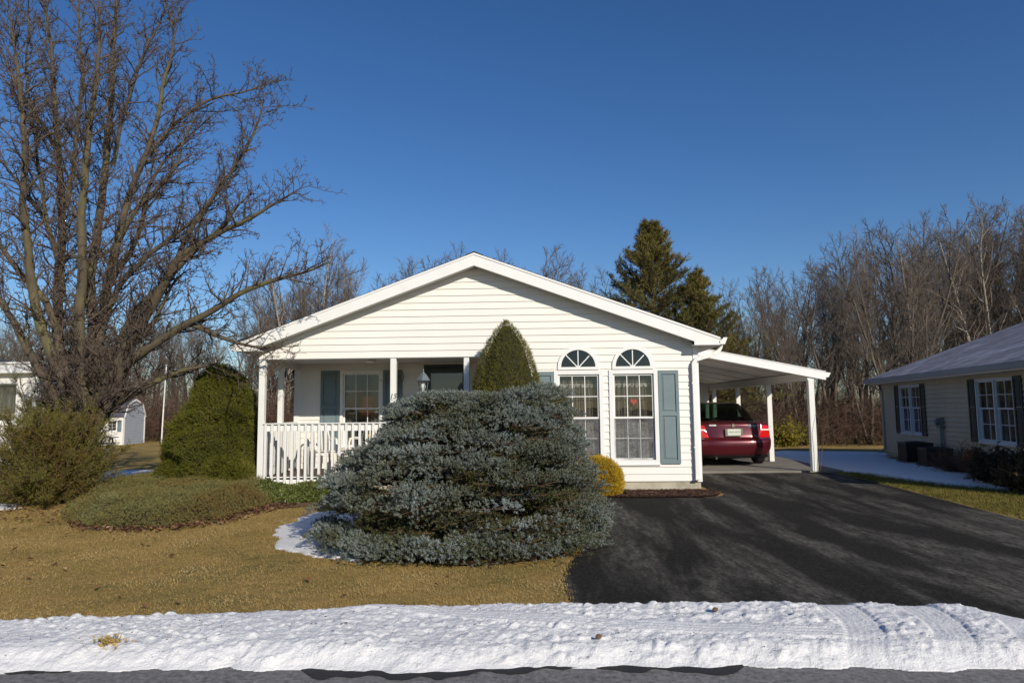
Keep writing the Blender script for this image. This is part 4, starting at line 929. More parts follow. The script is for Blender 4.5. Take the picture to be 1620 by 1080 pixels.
def ac_unit(u, wd, ht, label):
    c = FN.mb().p(u, 0, .62); t = empty("condenser_unit", tuple(c), label, "air conditioner", "air conditioners by the beige house")
    m = FN.mb(); h = wd/2; m.bx(u-h-.05, u+h+.05, -.1, .05, .62-h-.05, .62+h+.05); m.build("concrete_pad", MT['slab'], t)
    m = FN.mb(); m.bx(u-h+.03, u+h-.03, .06, ht-.05, .65-h, .59+h); m.build("coil", MT['black'], t)
    m = FN.mb()
    for k in range(13): z = .07+(ht-.14)*k/12; m.bx(u-h, u+h, z, z+.012, .62+h-.02, .62+h); m.bx(u-h, u+h, z, z+.012, .62-h, .62-h+.02); m.bx(u-h, u-h+.02, z+.001, z+.011, .64-h, .60+h); m.bx(u+h-.02, u+h, z+.001, z+.011, .64-h, .60+h)
    for a in (-h, h-.025):
        for b in (-h, h-.025): m.bx(u+a-.001, u+a+.026, .05, ht-.04, .62+b-.001, .62+b+.026)
    m.build("louvre_cage", MT['black'], t)
    m = FN.mb(); m.bx(u-h-.01, u+h+.01, ht-.05, ht, .61-h, .63+h); m.lathe(m.p(u, ht, .62), [(h*.8, 0), (h*.78, .015), (h*.2, .03), (0.02, .03)], 20); m.build("top_cover", MT['black'], t, bev=.01)
au, _ = nu(1450, 740, .62); ac_unit(au, .62, .52, "dark square air conditioner below the far window of the beige house"); au2, _ = nu(1481, 740, .62); ac_unit(au2, .56, .46, "smaller dark air conditioner beside the electric meter of the beige house")

# ================================================================== WHITE NEIGHBOUR HOUSE (left)
WY = 17.0; lh = empty("white_house", (-16, WY, 0), "white house with a sunroom, half hidden by the big bare tree", "house")
FW = FR((0, WY, 0), (1, 0, 0), (0, -1, 0)); wx = -12.78
ops_ = [(-14.6, -13.27, 1.27, 2.25), (-16.3, -14.8, 1.27, 2.25)]
m = FW.mb(); clap(m, -21, wx, .05, 2.50, ops_, out=.01); m.build("wall", MT['vinyl'], lh)
m = FR((wx, WY, 0), (0, 1, 0), (1, 0, 0)).mb(); clap(m, 0, 1.35, .05, 2.5, out=.01); m.build("wall", MT['vinyl'], lh)
m = FW.mb(); m.bx(-20.9, wx-.02, -.6, .05, -1.35, -.01); m.bx(-20.9, wx-.05, .06, .08, -1.3, -.05); m.bx(-20.9, wx-.02, .08, 2.4, -1.35, -1.3); m.build("foundation", MT['concrete'], lh)
for a in ops_: window(lh, FW, a[0], a[1], a[2], a[3], 1, 1, None, trim=.06, vertical=True, curtains=True)
m = FW.mb(); m.bx(-21.3, wx+.12, 2.50, 2.74, -1.4, .22); m.bx(wx-.10, wx+.02, .05, 2.5, -.02, .03); rf_ = m.build("roof", MT['trim'], lh, bev=.01)
m = FW.mb(); m.bx(-21.4, wx+.16, 2.74, 2.78, -1.4, .26); m.build("roof_edge", MT['trim'], rf_)
m = FW.mb(); m.tube([m.p(wx+.22, 2.52, .15), m.p(wx+.20, 2.40, .12), m.p(wx+.07, 2.3, .05), m.p(wx+.07, .1, .05)], .04, 6); m.build("downspout", MT['trim'], lh)

m = FW.mb(); m.bx(-27, -17.6, -.6, 2.6, -9, -1.42); m.build("rear_wing", MT['vinyl'], lh); m = FW.mb(); m.poly([(-27.3, 2.6), (-22.3, 3.9), (-17.3, 2.6)], -9.3, -1.41); m.build("wing_roof", MT['shingle'], lh)
# ================================================================== GARDEN SHED
SY = 41.0; gx = P(194.5, 690, SY)[0]; sd = empty("garden_shed", (gx, SY, -.5), "white gambrel-roofed shed at the edge of the woods, its gable coloured in blue grey shade", "shed")
rot = math.radians(3); Us = (math.cos(rot), math.sin(rot), 0); Ns = (math.sin(rot), -math.cos(rot), 0)
gz = P(194.5, 703.5, SY)[2]; FS1 = FR((gx, SY, gz), Us, Ns); LS = 3.6; DS = 2.45; EH = 1.70; MH = 2.35; TH = 2.78
m = FS1.mb(); clap(m, -LS, 0, .0, EH, [(-.95, -.42, .85, 1.45)], h=.16, out=.02); m.build("front_wall", MT['vinyl'], sd)
FS2 = FR((gx, SY, gz), (-Us[1]*1, Us[0], 0), Us); m = FS2.mb()
def gl(z):
    if z < EH: return (0, DS)
    if z < MH+.15: t = (z-EH)/(MH+.15-EH); return (.38*t, DS-.38*t)
    t = (z-MH-.15)/(TH-MH-.15); return (.38+(DS/2-.38)*t, DS-.38-(DS/2-.38)*t)
clap(m, 0, DS, .0, TH-.02, (), gl, h=.16, out=.02); m.build("gable_wall", MT['shedshade'], sd)  # shade of the side turned from the sun is put into this colour
m = FS2.mb(); prof = [(-.06, EH-.03), (.36, MH+.16), (DS/2, TH+.02), (DS-.36, MH+.16), (DS+.06, EH-.03)]
inn = [(a+(.0 if 0 < i < 4 else 0), b-.07) for i, (a, b) in enumerate(prof)]
m.poly(prof+[(DS+.0, EH-.06), (DS-.4, MH+.09), (DS/2, TH-.06), (.40, MH+.09), (0, EH-.06)], -LS-.1, .05); sr = m.build("roof", MT['shedroof'], sd)
m = FS2.mb(); m.poly(prof+[(DS-.06, EH-.05), (DS-.44, MH+.07), (DS/2, TH-.10), (.44, MH+.07), (.06, EH-.05)], .051, .09); m.bx(-.01, .08, 0, EH, .021, .05); m.bx(DS-.08, DS+.01, 0, EH, .021, .05); m.build("rake_trim", MT['trim'], sr)
window(sd, FS1, -.95, -.42, .85, 1.45, 2, 3, None, trim=.06, curtains=False); shutter(sd, FS1, -.34, -.10, .80, 1.50)
m = FS1.mb(); m.bx(-2.7, -1.5, .05, 1.62, .02, .06); m.build("door", MT['trim'], sd); m = FS1.mb(); m.bx(-LS+.02, -.02, .02, 1.6, -DS+.05, -DS); m.build("back_wall", MT['vinyl'], sd)

# ================================================================== PICNIC TABLE, FLAGPOLE
px_, py_ = P(150, 700, 33)[0], 33.0; tz = P(180, 716, 33)[2]
pt = empty("picnic_table", (px_, py_, tz), "weathered grey picnic table behind the trunk of the big tree", "picnic table")
Mx = MB(O=(px_, py_, tz), U=(math.cos(.35), math.sin(.35), 0), N=(math.sin(.35), -math.cos(.35), 0))
def pm(): return MB(O=Mx.O, U=Mx.U, N=Mx.N)
m = pm()
for k in range(5): m.bx(-.95, .95, .72, .755, -.37+.15*k, -.37+.15*k+.14)
m.build("tabletop", MT['wood_table'], pt)
for s in (-1, 1):
    m = pm(); a = .62*s
    for k in range(2): m.bx(-.95, .95, .43, .465, a-.14+.145*k, a-.14+.145*k+.135)
    m.build("bench_seat", MT['wood_table'], pt)
    m = pm(); xx = s*.7
    for q_ in (-1, 1): m.tube([m.p(xx, 0, q_*.62), m.p(xx, .72, q_*.22)], .045, 4)
    m.bx(xx-.03, xx+.03, .36, .43, -.74, .74); m.bx(xx-.03, xx+.03, .64, .72, -.36, .36); m.build("leg_frame", MT['wood_table'], pt)
fa = P(255, 703.5, 42); fb = P(262.5, 590, 42)
m = MB(); top = fb+(fb-fa)*.10; m.tube([fa-[0, 0, .3], fa+(fb-fa)*.5, fb, top], [.05, .045, .035, .03], 10); m.lathe(top, [(.02, 0), (.05, .03), (.05, .06), (.02, .09)], 10)
fp = empty("flagpole", tuple(fa), "slim white flagpole without a flag, in front of the woods right of the garden shed", "flagpole"); m.build("pole", MT['trim'], fp, smooth=True)
m = MB(); q = fa+(fb-fa)*.22; m.tube([q+[.06, -.03, 0], q+[.06, -.03, .12]], .015, 5); m.build("rope_cleat", MT['metaldk'], fp)
m = MB(); m.tube([fa+[.06, -.05, .1], (fa+fb)/2+[.06, -.05, 0], fb+[.03, -.05, 0]], .008, 4); m.build("halyard", MT['wire'], fp)

# ================================================================== TREES AND SHRUBS
class Tubes:
    def __init__(s): s.g = {}
    def add(s, pts, rad, sides=4): s.g.setdefault((len(pts), sides), []).append((pts, rad))
    def mesh(s, name):
        V = []; F = []; base = 0
        for (n, k), lst in s.g.items():
            Pn = np.array([l[0] for l in lst], float); R = np.array([l[1] for l in lst], float); K = len(lst)
            t = np.gradient(Pn, axis=1); t /= np.linalg.norm(t, axis=2, keepdims=True)+1e-9
            ref = np.array([.31, .52, .12]); ref = ref/np.linalg.norm(ref)
            a = np.cross(t, ref); a /= np.linalg.norm(a, axis=2, keepdims=True)+1e-9; b = np.cross(t, a)
            th_ = np.arange(k)*2*pi/k
            ring = Pn[:, :, None, :]+R[:, :, None, None]*(a[:, :, None, :]*np.cos(th_)[None, None, :, None]+b[:, :, None, :]*np.sin(th_)[None, None, :, None])
            V.append(ring.reshape(-1, 3)); ii = base+np.arange(K)[:, None, None]*n*k+np.arange(n-1)[None, :, None]*k; jj = np.arange(k)[None, None, :]; j2 = (jj+1) % k
            F.append(np.stack([ii+jj, ii+j2, ii+k+j2, ii+k+jj], -1).reshape(-1, 4)); base += K*n*k
        return arrmesh(name, np.concatenate(V), np.concatenate(F))
def rv(R): 
    v = R.normal(size=3); return v/np.linalg.norm(v)
def unit(v): return v/(np.linalg.norm(v)+1e-9)
def limb(R, p, d, L, r0, r1, seg, wob, up):
    """crooked tapering limb: returns points, radii and headings"""
    pts = [p]; rad = [r0]; dirs = [d]; 
    for i in range(seg):
        d = unit(d+R.normal(size=3)*wob+np.array([0, 0, up])); p = p+d*L/seg; pts.append(p); rad.append(r0+(r1-r0)*(i+1)/seg); dirs.append(d)
    return pts, rad, dirs
def side_dir(R, d, ang):
    q = R.normal(size=3); q = unit(q-d*np.dot(q, d)); return unit(d*math.cos(ang)+q*math.sin(ang))

# ---- the big ornamental pear in front, on the left
R = np.random.default_rng(5)
TY = 11.9; LIMBS = [
 [(128, 690), (112, 640), (98, 545), (93, 467), (105, 358), (102, 300), (94, 222), (87, 148), (85, 74), (74, 0), (66, -70)],
 [(134, 690), (140, 640), (150, 540), (144, 436), (156, 370), (152, 389), (163, 315), (172, 241), (181, 167), (183, 74), (189, 0), (196, -80)],
 [(138, 690), (150, 620), (166, 500), (175, 428), (187, 378), (200, 320), (218, 268), (230, 241), (248, 178), (255, 122), (274, 67), (262, 0)],
 [(218, 268), (245, 232), (278, 196), (322, 163), (350, 152), (389, 148), (412, 135), (437, 120)],
 [(140, 690), (168, 630), (183, 580), (218, 518), (253, 471), (280, 413), (331, 382), (389, 354), (430, 330), (478, 300)],
 [(280, 413), (293, 381), (322, 333), (370, 274), (395, 235), (408, 205), (418, 160)],
 [(142, 690), (172, 630), (190, 585), (233, 549), (296, 510), (342, 487), (389, 455), (447, 436), (490, 428), (526, 412)],
 [(160, 520), (187, 448), (233, 401), (272, 378), (331, 331), (345, 295), (358, 262)],
 [(120, 690), (90, 640), (58, 580), (39, 541), (12, 487), (-30, 440), (-70, 400)],
 [(124, 690), (105, 600), (88, 520), (72, 470), (39, 440), (10, 400), (-30, 350), (-55, 300)],
 [(100, 470), (95, 420), (75, 350), (56, 326), (33, 293), (0, 248), (-30, 215)],
 [(96, 262), (80, 215), (63, 193), (40, 155), (22, 122), (0, 74), (-20, 30)],
 [(140, 680), (170, 655), (187, 634), (233, 611), (278, 590), (320, 583), (352, 577)],
 [(104, 330), (118, 265), (122, 207), (128, 156), (126, 100), (120, 40), (118, -30)],
 [(178, 262), (188, 215), (196, 178), (212, 130), (222, 93), (245, 50), (259, 22), (272, -25)],
 [(158, 480), (175, 440), (205, 410), (225, 360), (232, 300), (262, 250), (300, 215), (330, 190)],
 [(130, 690), (128, 600), (122, 500), (126, 420), (122, 340), (130, 250), (140, 170), (150, 90), (148, 20), (150, -50)],
 [(126, 690), (100, 610), (68, 540), (50, 470), (40, 400), (30, 330), (35, 250), (28, 170), (20, 90), (10, 10)],
 [(132, 690), (150, 650), (175, 560), (215, 480), (262, 440), (300, 395), (345, 360), (380, 310), (400, 300)],
 [(183, 580), (205, 540), (240, 520), (262, 470), (275, 440), (300, 425)],
 [(75, 350), (62, 260), (52, 190), (40, 110), (45, 40), (40, -30)],
 [(296, 510), (340, 528), (388, 545), (425, 548), (448, 540)],
 [(190, 378), (215, 330), (250, 300), (282, 262), (290, 220), (312, 185)],
]
base = np.array([*P(128, 690, TY)]); base[2] = 0
tr = Tubes(); tw = Tubes(); allimbs = []
for li, pix in enumerate(LIMBS):
    slope = R.uniform(-1.7, 1.7); sub = pix[0][1] < 660; y00 = pix[0][1]
    yo = (R.uniform(-.3, .3) if not sub else None); pts = []
    if sub:   # springs from an earlier limb: start at the nearest limb point
        best = min(((abs(q[0]-pix[0][0])+abs(q[1]-pix[0][1]), Yq, r_) for al in allimbs for q, Yq, r_ in al), key=lambda z: z[0]); Y0 = best[1]; r0 = min(.05, best[2]*.75)
    else: Y0 = TY+yo*.5; r0 = R.uniform(.078, .105)
    tot = sum(math.dist(a, b) for a, b in zip(pix[:-1], pix[1:])); acc = 0; rec = []
    if not sub: pts.append(base+np.array([R.uniform(-.09, .09), R.uniform(-.09, .09), .35+R.random()*.2]))
    for k, q in enumerate(pix):
        if k: acc += math.dist(q, pix[k-1])
        Yk = Y0+slope*(acc/600); pts.append(P(q[0], q[1], Yk)); rec.append((q, Yk, r0*(1-.85*acc/tot)))
    allimbs.append(rec); pts = np.array(pts)
    seg = np.linalg.norm(np.diff(pts, axis=0), axis=1); cum = np.concatenate([[0], np.cumsum(seg)]); L = cum[-1]; n = max(4, int(L/.16)); s = np.linspace(0, L, n+1)
    pl_ = np.stack([np.interp(s, cum, pts[:, j]) for j in range(3)], 1)
    for _ in range(2): pl_[1:-1] = (pl_[:-2]+2*pl_[1:-1]+pl_[2:])/4
    pl_[1:] += np.cumsum(R.normal(size=(n, 3))*.006, 0); rad = (r0 if sub else r0*1.15)*(1-s/L)**.8+.008
    tr.add(pl_, rad, 8) if n > 3 else None
    d = np.gradient(pl_, axis=0)
    pos = .25 if sub else .9
    while pos < L:
        i = min(n-1, int(pos/L*n)); dd = unit(d[i]); f = pos/L; rr = rad[i]
        nd = side_dir(R, dd, R.uniform(.5, 1.15)); nd = unit(nd+np.array([0, 0, .22])); l2 = R.uniform(.4, 1.25)*(1.15-.5*f); sg = max(3, int(l2/.13))
        a, b, c = limb(R, pl_[i], nd, l2, min(rr*.55, .016+.006*R.random()), .0045, sg, .20, .05); tw.add(a, b, 4)
        for j in range(1, len(a)):
            for rep in range(R.integers(1, 3)):
                l3 = R.uniform(.08, .30)*(1.2-.5*j/len(a)); e = limb(R, a[j], unit(side_dir(R, c[j], R.uniform(.5, 1.25))+[0, 0, .15]), l3, .0055, .0035, 3, .30, .08); tw.add(e[0], e[1], 3)
                for jj in (1, 2, 3):
                    for r2 in range(R.integers(1, 4)):
                        p0 = e[0][jj]; dq = unit(side_dir(R, e[2][jj], R.uniform(.4, 1.3))+[0, 0, .2]); ls = R.uniform(.03, .085); tw.add([p0, p0+dq*ls*.7, p0+dq*ls], [.0036, .0042, .0022], 3)
        pos += R.uniform(.06, .135)
tree = empty("pear_tree", tuple(base), "big bare many-stemmed tree with knobbly twigs filling the left of the front yard", "tree")
tt = Tubes()
n = 12; hz = np.linspace(-.1, 1.25, n)
tt.add(np.stack([base[0]+.03*np.sin(hz*3), base[1]+.02*np.cos(hz*2), hz], 1), .205+.10*np.exp(-(hz+.1)/.16)+.05*smooth01((hz-.7)/.5), 14)
for k in range(8):
    a = 2*pi*k/8+.3; q = np.array([math.cos(a), math.sin(a), 0]); tt.add(np.array([base+q*.32+[0, 0, -.05], base+q*.20+[0, 0, .12], base+q*.15+[0, 0, .5], base+q*.13+[0, 0, 1.2]]), [.04, .07, .08, .06], 7)
for key, lst in tr.g.items(): tt.g.setdefault(key, []).extend(lst)
link("trunk", tt.mesh("trunk"), MT['bark'], tree, True); link("crown", tw.mesh("crown"), MT['twig'], tree)

# ---- woodland trees: a few kinds, many copies
def woodtree(seed, H, multi, spread, lean=.08, dens=1.0, low=.30, twr=.009):
    R = np.random.default_rng(seed); T1 = Tubes(); T2 = Tubes()
    for m_ in range(multi):
        az = R.random()*2*pi; ln = lean*(1 if multi == 1 else 2.2); d = unit(np.array([math.cos(az)*ln, math.sin(az)*ln, 1])); h = H*R.uniform(.8, 1) if m_ else H
        r0 = h*.0125*(1 if multi == 1 else .8)
        a, b, c = limb(R, np.array([math.cos(az)*.15*(multi > 1), math.sin(az)*.15*(multi > 1), -.3]), d, h, r0*1.2, .012, 12, .055, .02); T1.add(a, b, 7)
        nb_ = int(34*dens*(1 if multi == 1 else .6))
        for k in range(nb_):
            f = low+(1-low)*(k+R.random())/nb_; i = min(11, int(f*12)); t = f*12-i; p = a[i]*(1-t)+a[i+1]*t
            L = h*spread*(1.05-f)**.6*(.5+1.0*min(1, (f-low+.1)*3))*R.uniform(.6, 1.15)*.8+.4; nd = unit(side_dir(R, c[i], R.uniform(.45, .95))+[0, 0, .12]); e = limb(R, p, nd, L, b[i]*.5, .010, 6, .16, .045); T1.add(e[0], e[1], 4)
            for j in range(1, 7):
                for r_ in range(2):
                    l2 = L*R.uniform(.2, .5)*(1.25-j/9); g = limb(R, e[0][j], unit(side_dir(R, e[2][j], R.uniform(.35, 1.0))+[0, 0, .12]), l2, .012, twr*.6, 4, .2, .05); T2.add(g[0], g[1], 3)
                    for q in (1, 2, 3, 4):
                        for z in range(1 if q % 2 else 2):
                            l3 = l2*R.uniform(.25, .55); w3 = limb(R, g[0][q], unit(side_dir(R, g[2][q], R.uniform(.3, .9))+[0, 0, .15]), l3, twr*.7, twr*.35, 2, .2, .1); T2.add(w3[0], w3[1], 3)
    return T1.mesh("trunk"), T2.mesh("crown")
KINDS = [(woodtree(101, 13, 1, .30), 'w'), (woodtree(102, 12, 3, .27, .13, .8), 'w'), (woodtree(103, 11, 4, .24, .16, .6), 'w'), (woodtree(104, 14, 1, .20, .05, .7), 'p'), (woodtree(105, 12, 2, .30, .15, .8), 'w'), (woodtree(106, 14, 2, .24, .10, .7), 'p')]
protos = []
for (t1, t2), kd in KINDS:
    t1.materials.append(MT['pbark' if kd == 'p' else 'wbark']); t2.materials.append(MT['ptwig' if kd == 'p' else 'wtwig']); protos.append((t1, t2))
REGION = {
 'left': ("bare grey brown tree in the woods behind the garden shed and flagpole", "bare trees in the woods on the left"),
 'mid': ("bare tree top showing above the white house roof", "bare trees behind the white house"),
 'right': ("bare grey brown tree in the thicket between carport and beige house", "bare trees in the woods on the right")}
first = {}
def wood(k, x, y, h, rz, region, label=None):
    t1, t2 = protos[k]; H0 = (13, 12, 11, 14, 12, 14)[k]; s = h/H0
    key = k
    if key not in first:
        o = empty("bare_tree", (0, 0, 0), "x", "tree"); link("trunk", t1, None, o, True); link("crown", t2, None, o); first[key] = o; new = o
    else: new = copy_tree(first[key])
    s *= (.97 if region == 'right' else .93); new.location = (x, y, float(T(x, y))-.05); new.rotation_euler = (0, 0, rz); new.scale = (s, s, s)
    new["label"] = label or REGION[region][0]; new["group"] = REGION[region][1]; return new
R = np.random.default_rng(77)
def topz(px, py, Y): return P(px, py, Y)[2]
prof = lambda px: np.interp(px, [-100, 0, 250, 380, 440, 480, 520, 560, 620, 700, 780, 860, 920, 980, 1140, 1180, 1240, 1300, 1380, 1430, 1500, 1560, 1620, 1720],
    [470, 470, 470, 470, 400, 345, 365, 430, 408, 395, 368, 390, 410, 455, 470, 455, 400, 378, 385, 345, 312, 318, 325, 330])
def place(px, Y, k, region, f=1.0, label=None):
    X = P(px, 640, Y)[0]; top = topz(px, prof(px)+R.uniform(0, 20)+(1-f)*90, Y); wood(k, X, Y, max(4.5, top-float(T(X, Y))), R.random()*6.28, region, label)
for px in np.arange(-110, 620, 21): place(px+R.uniform(-9, 9), R.uniform(47, 56), R.choice([0, 1, 2, 4, 4]), 'left', R.choice([.55, .75, .95]))
for px in np.arange(-100, 640, 30): place(px+R.uniform(-9, 9), R.uniform(57, 68), R.choice([0, 1, 2, 3]), 'left', R.choice([.8, 1.0]))
for px, k in ((455, 3), (492, 5), (517, 3), (430, 5)): place(px, R.uniform(50, 54), k, 'left', 1.0, "pale-barked slender tree rising just left of the white house roof")
for px in np.arange(615, 960, 15): place(px+R.uniform(-9, 9), R.uniform(56, 66), R.choice([0, 1, 2, 4]), 'mid', R.choice([1.0, 1.15]))
for px in np.arange(1120, 1760, 22): place(px+R.uniform(-9, 9), R.uniform(37, 46), R.choice([0, 1, 2, 4, 4]), 'right', R.choice([.8, .95, 1.05]))
for px in np.arange(1110, 1780, 26): place(px+R.uniform(-9, 9), R.uniform(48, 58), R.choice([0, 1, 2, 4]), 'right', R.choice([.85, 1.0]))
for px in (1165, 1215, 1262, 1305, 1345, 1385, 1440): place(px+R.uniform(-9, 9), R.uniform(32, 35), R.choice([2, 4]), 'right', R.choice([.45, .65]))
for px, k in ((1452, 5), (1500, 5), (1538, 3), (1575, 5)): place(px, R.uniform(39, 43), k, 'right', 1.06, "tall pale-barked tree behind the roof of the beige house")

# ---- undergrowth along the wood edge
def brushmass(name, N, xr, yr, hmax, label, mat, seed, mn=.5, arch=1):
    R = np.random.default_rng(seed); tb = Tubes()
    for i in range(N):
        x = R.uniform(*xr); y = yr[0]+(yr[1]-yr[0])*R.random()**1.3; z = float(T(x, y)); h = R.uniform(mn, 1)*hmax
        a = R.random()*2*pi; d = unit(np.array([math.cos(a)*.45, math.sin(a)*.45, 1])); e = limb(R, np.array([x, y, z-.1]), d, h*1.2, .016, .007, 5, .22, -.10*arch); tb.add(e[0], e[1], 3)
        for j in (1, 2, 3, 4, 5):
            for r_ in range(3):
                g = limb(R, e[0][j], side_dir(R, e[2][j], R.uniform(.4, 1.2)), h*R.uniform(.2, .5), .008, .005, 3, .3, -.02); tb.add(g[0], g[1], 3)
    return tag(link(name, tb.mesh(name), mat), label, kind="stuff")
brushmass("undergrowth", 3600, (-50, 4), (44.5, 60), 3.6, "dense bare brown undergrowth at the foot of the left woods", MT['brush'], 31)
brushmass("undergrowth", 2300, (7, 40), (31, 46), 2.7, "dense bare red brown undergrowth at the foot of the right woods", MT['brush'], 32)
brushmass("far_thicket", 2600, (-70, 75), (62, 84), 6.5, "far bare thicket deep in the woods", MT['wtwig'], 33, .7)

# ---- needle and leaf clouds
def shoots(R, Pn, D, Ls, k, nl, nw, fwd=.55, t0=.0):
    """k flat needles round each shoot (base P, heading D, length Ls)"""
    N = len(Pn); D = D/np.linalg.norm(D, axis=1, keepdims=True)
    r = R.normal(size=(N, k, 3)); r -= (r*D[:, None]).sum(-1, keepdims=True)*D[:, None]; r /= np.linalg.norm(r, axis=2, keepdims=True)+1e-9
    t = (t0+(1-t0)*R.random((N, k, 1)))*Ls[:, None, None]; b = Pn[:, None]+D[:, None]*t
    dr = D[:, None]*fwd+r*(1-.35*t/Ls[:, None, None]); dr /= np.linalg.norm(dr, axis=2, keepdims=True)
    l = nl*(.7+.6*R.random((N, k, 1))); w_ = np.cross(dr, R.normal(size=(N, k, 3))); w_ /= np.linalg.norm(w_, axis=2, keepdims=True)+1e-9; w_ *= nw*.5
    V = np.stack([b-w_, b+w_, b+dr*l+w_*.25], 2).reshape(-1, 3); return V
def leafmesh(name, Vs, mat, parent):
    V = np.concatenate(Vs); return link(name, arrmesh(name, V, np.arange(len(V)).reshape(-1, 3)), mat, parent)
def shoot_islands(name, Vs, mat, parent): return leafmesh(name, Vs, mat, parent)

# foliage colours
MT['blue'] = foliage("blue_spruce_needle", [(0, (.064, .058, .020)), (.24, (.100, .108, .060)), (.48, (.142, .164, .138)), (.72, (.205, .24, .225)), (1, (.32, .365, .355))], 1.5, .6, spec=.35)
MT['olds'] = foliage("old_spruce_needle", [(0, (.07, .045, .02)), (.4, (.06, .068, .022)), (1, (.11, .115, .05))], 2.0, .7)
MT['arb'] = foliage("evergreen_scale_leaf", [(0, (.040, .045, .008)), (.3, (.088, .092, .012)), (.7, (.135, .135, .018)), (1, (.21, .19, .04))], 2.2, .6)
MT['conegreen'] = foliage("dwarf_spruce_needle", [(0, (.050, .054, .010)), (.4, (.115, .115, .018)), (.75, (.185, .170, .030)), (1, (.29, .25, .06))], 3.0, .6)
MT['ced'] = foliage("cedar_sprig", [(0, (.15, .065, .018)), (.3, (.12, .095, .018)), (.65, (.12, .12, .026)), (1, (.20, .18, .05))], 1.6, .7)
MT['jun'] = foliage("juniper_sprig", [(0, (.15, .080, .028)), (.25, (.16, .115, .036)), (.55, (.14, .135, .045)), (.85, (.18, .175, .075)), (1, (.27, .24, .12))], 1.0, .7)
MT['gold'] = foliage("gold_thread_leaf", [(0, (.20, .13, .012)), (.4, (.42, .27, .018)), (.8, (.58, .40, .035)), (1, (.70, .54, .09))], 3, .6)
MT['ivy'] = foliage("ivy_leaf", [(0, (.035, .045, .012)), (.5, (.085, .105, .022)), (.85, (.14, .155, .04)), (1, (.2, .17, .07))], 2, .45, spec=.4)
MT['pine'] = foliage("pine_needle", [(0, (.060, .055, .018)), (.4, (.12, .11, .030)), (.75, (.19, .16, .045)), (1, (.27, .21, .08))], .35, .7)
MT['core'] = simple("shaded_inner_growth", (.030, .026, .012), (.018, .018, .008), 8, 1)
MT['yshrub'] = foliage("yellow_green_leaf", [(0, (.10, .11, .015)), (.5, (.25, .22, .025)), (1, (.42, .34, .05))], 1, .7)
MT['stick'] = simple("spruce_branch_bark", (.15, .095, .055), (.08, .05, .032), 6, .95)

# ---- blue spruce: spreading fans of branches in irregular tiers
R = np.random.default_rng(42); sx, sy = SPC
zl = [0, .1, .4, .72, .85, .97, 1.08, 1.20, 1.27, 1.45, 1.60, 1.67, 1.73, 1.80, 1.88]
L_ = [1.86, 1.94, 1.96, 1.92, 1.84, 1.66, 1.50, 1.44, 1.16, 1.16, 1.06, .92, .30, .06, .05]
R_ = [1.32, 1.38, 1.38, 1.30, 1.24, 1.20, 1.16, 1.14, 1.12, 1.10, 1.08, 1.05, 1.02, .94, .74]
Fr = [1.60, 1.64, 1.60, 1.50, 1.44, 1.38, 1.32, 1.24, 1.16, .98, .84, .74, .62, .48, .30]
def senv(z, a):
    c, s = np.cos(a), np.sin(a); rx = np.where(c < 0, np.interp(z, zl, L_), np.interp(z, zl, R_)); ry = np.interp(z, zl, Fr); e = 3.0
    return 1/((np.abs(c)/rx)**e+(np.abs(s)/ry)**e+1e-9)**(1/e)
stk = Tubes(); SP = []; SD = []; SL = []; OP = []; OD = []; OL = []
tiers = [.15, .40, .65, .90, 1.15, 1.35, 1.50, 1.62]
for ti_, z in enumerate(tiers):                     # inner boughs: sticks with older needles
    nb_ = int(14+20*float(np.interp(z, zl, Fr)))
    for k in range(nb_):
        a = 2*pi*(k+R.random())/nb_+ti_; zt = min(1.62, max(.04, z+R.uniform(-.12, .12))); rr = float(senv(zt, a))*R.uniform(.70, .86)
        hd = np.array([math.cos(a), math.sin(a), 0]); z0 = max(.05, min(1.3, zt-.25*rr*R.uniform(.4, 1))); nseg = 7; side = np.array([-hd[1], hd[0], 0])
        pts = [np.array([sx, sy, 0])+hd*rr*f+side*.1*R.normal()*f+np.array([0, 0, z0+(zt-z0)*f**.8]) for f in np.linspace(.04, 1, nseg)]
        stk.add(pts, np.linspace(.018, .006, nseg), 4)
        for j in range(int(8+14*rr)):
            f = R.uniform(.35, 1); q = f*(nseg-1); i_ = min(nseg-2, int(q)); p = pts[i_]*(1-(q-i_))+pts[i_+1]*(q-i_); dd = unit(hd*.6+side*R.normal()*.8+np.array([0, 0, R.uniform(-.1, .3)])); ll = R.uniform(.08, .22)
            stk.add([p, p+dd*ll*.5, p+dd*ll], [.005, .004, .003], 3)
            for t in range(4): OP.append(p+dd*ll*t/3); OD.append(unit(dd+R.normal(size=3)*.6)); OL.append(R.uniform(.05, .08))
def ztop(x, y):                                     # highest level whose outline still holds this spot
    a = math.atan2(y, x); rr = math.hypot(x, y); zz = np.linspace(0, 1.88, 95); ok = senv(zz, a) >= rr; return zz[ok].max() if ok.any() else 0
pads = []
def zcap(x): return np.interp(x, [-1.3, -1.1, -.6, .1, .45, .68, .9, 1.05, 1.2], [1.50, 1.63, 1.66, 1.63, 1.66, 1.82, 1.82, 1.70, 1.5])
def shelf(a, z):                                    # boughs stand proud in uneven shelves with shaded gaps between
    g = math.sin(2*pi*(z*2.7+.28*math.sin(2*a+1)+.20*math.sin(5*a)+.9*float(fbm(np.array(a*1.6+2), np.array(z*1.4), 2)))); return 1 if g > -.3 else .62
for k in range(380):
    a = R.random()*2*pi; z = R.uniform(.10, 1.70)
    if math.sin(a) > .35 and R.random() < .45: continue
    rr = float(senv(z, a)); dip = .66+.66*float(fbm(np.array(a*2.3+3), np.array(z*3.4+7), 3)); dip *= shelf(a, z); pads.append((a, z, rr*min(1.0, dip), R.uniform(.15, .27)))
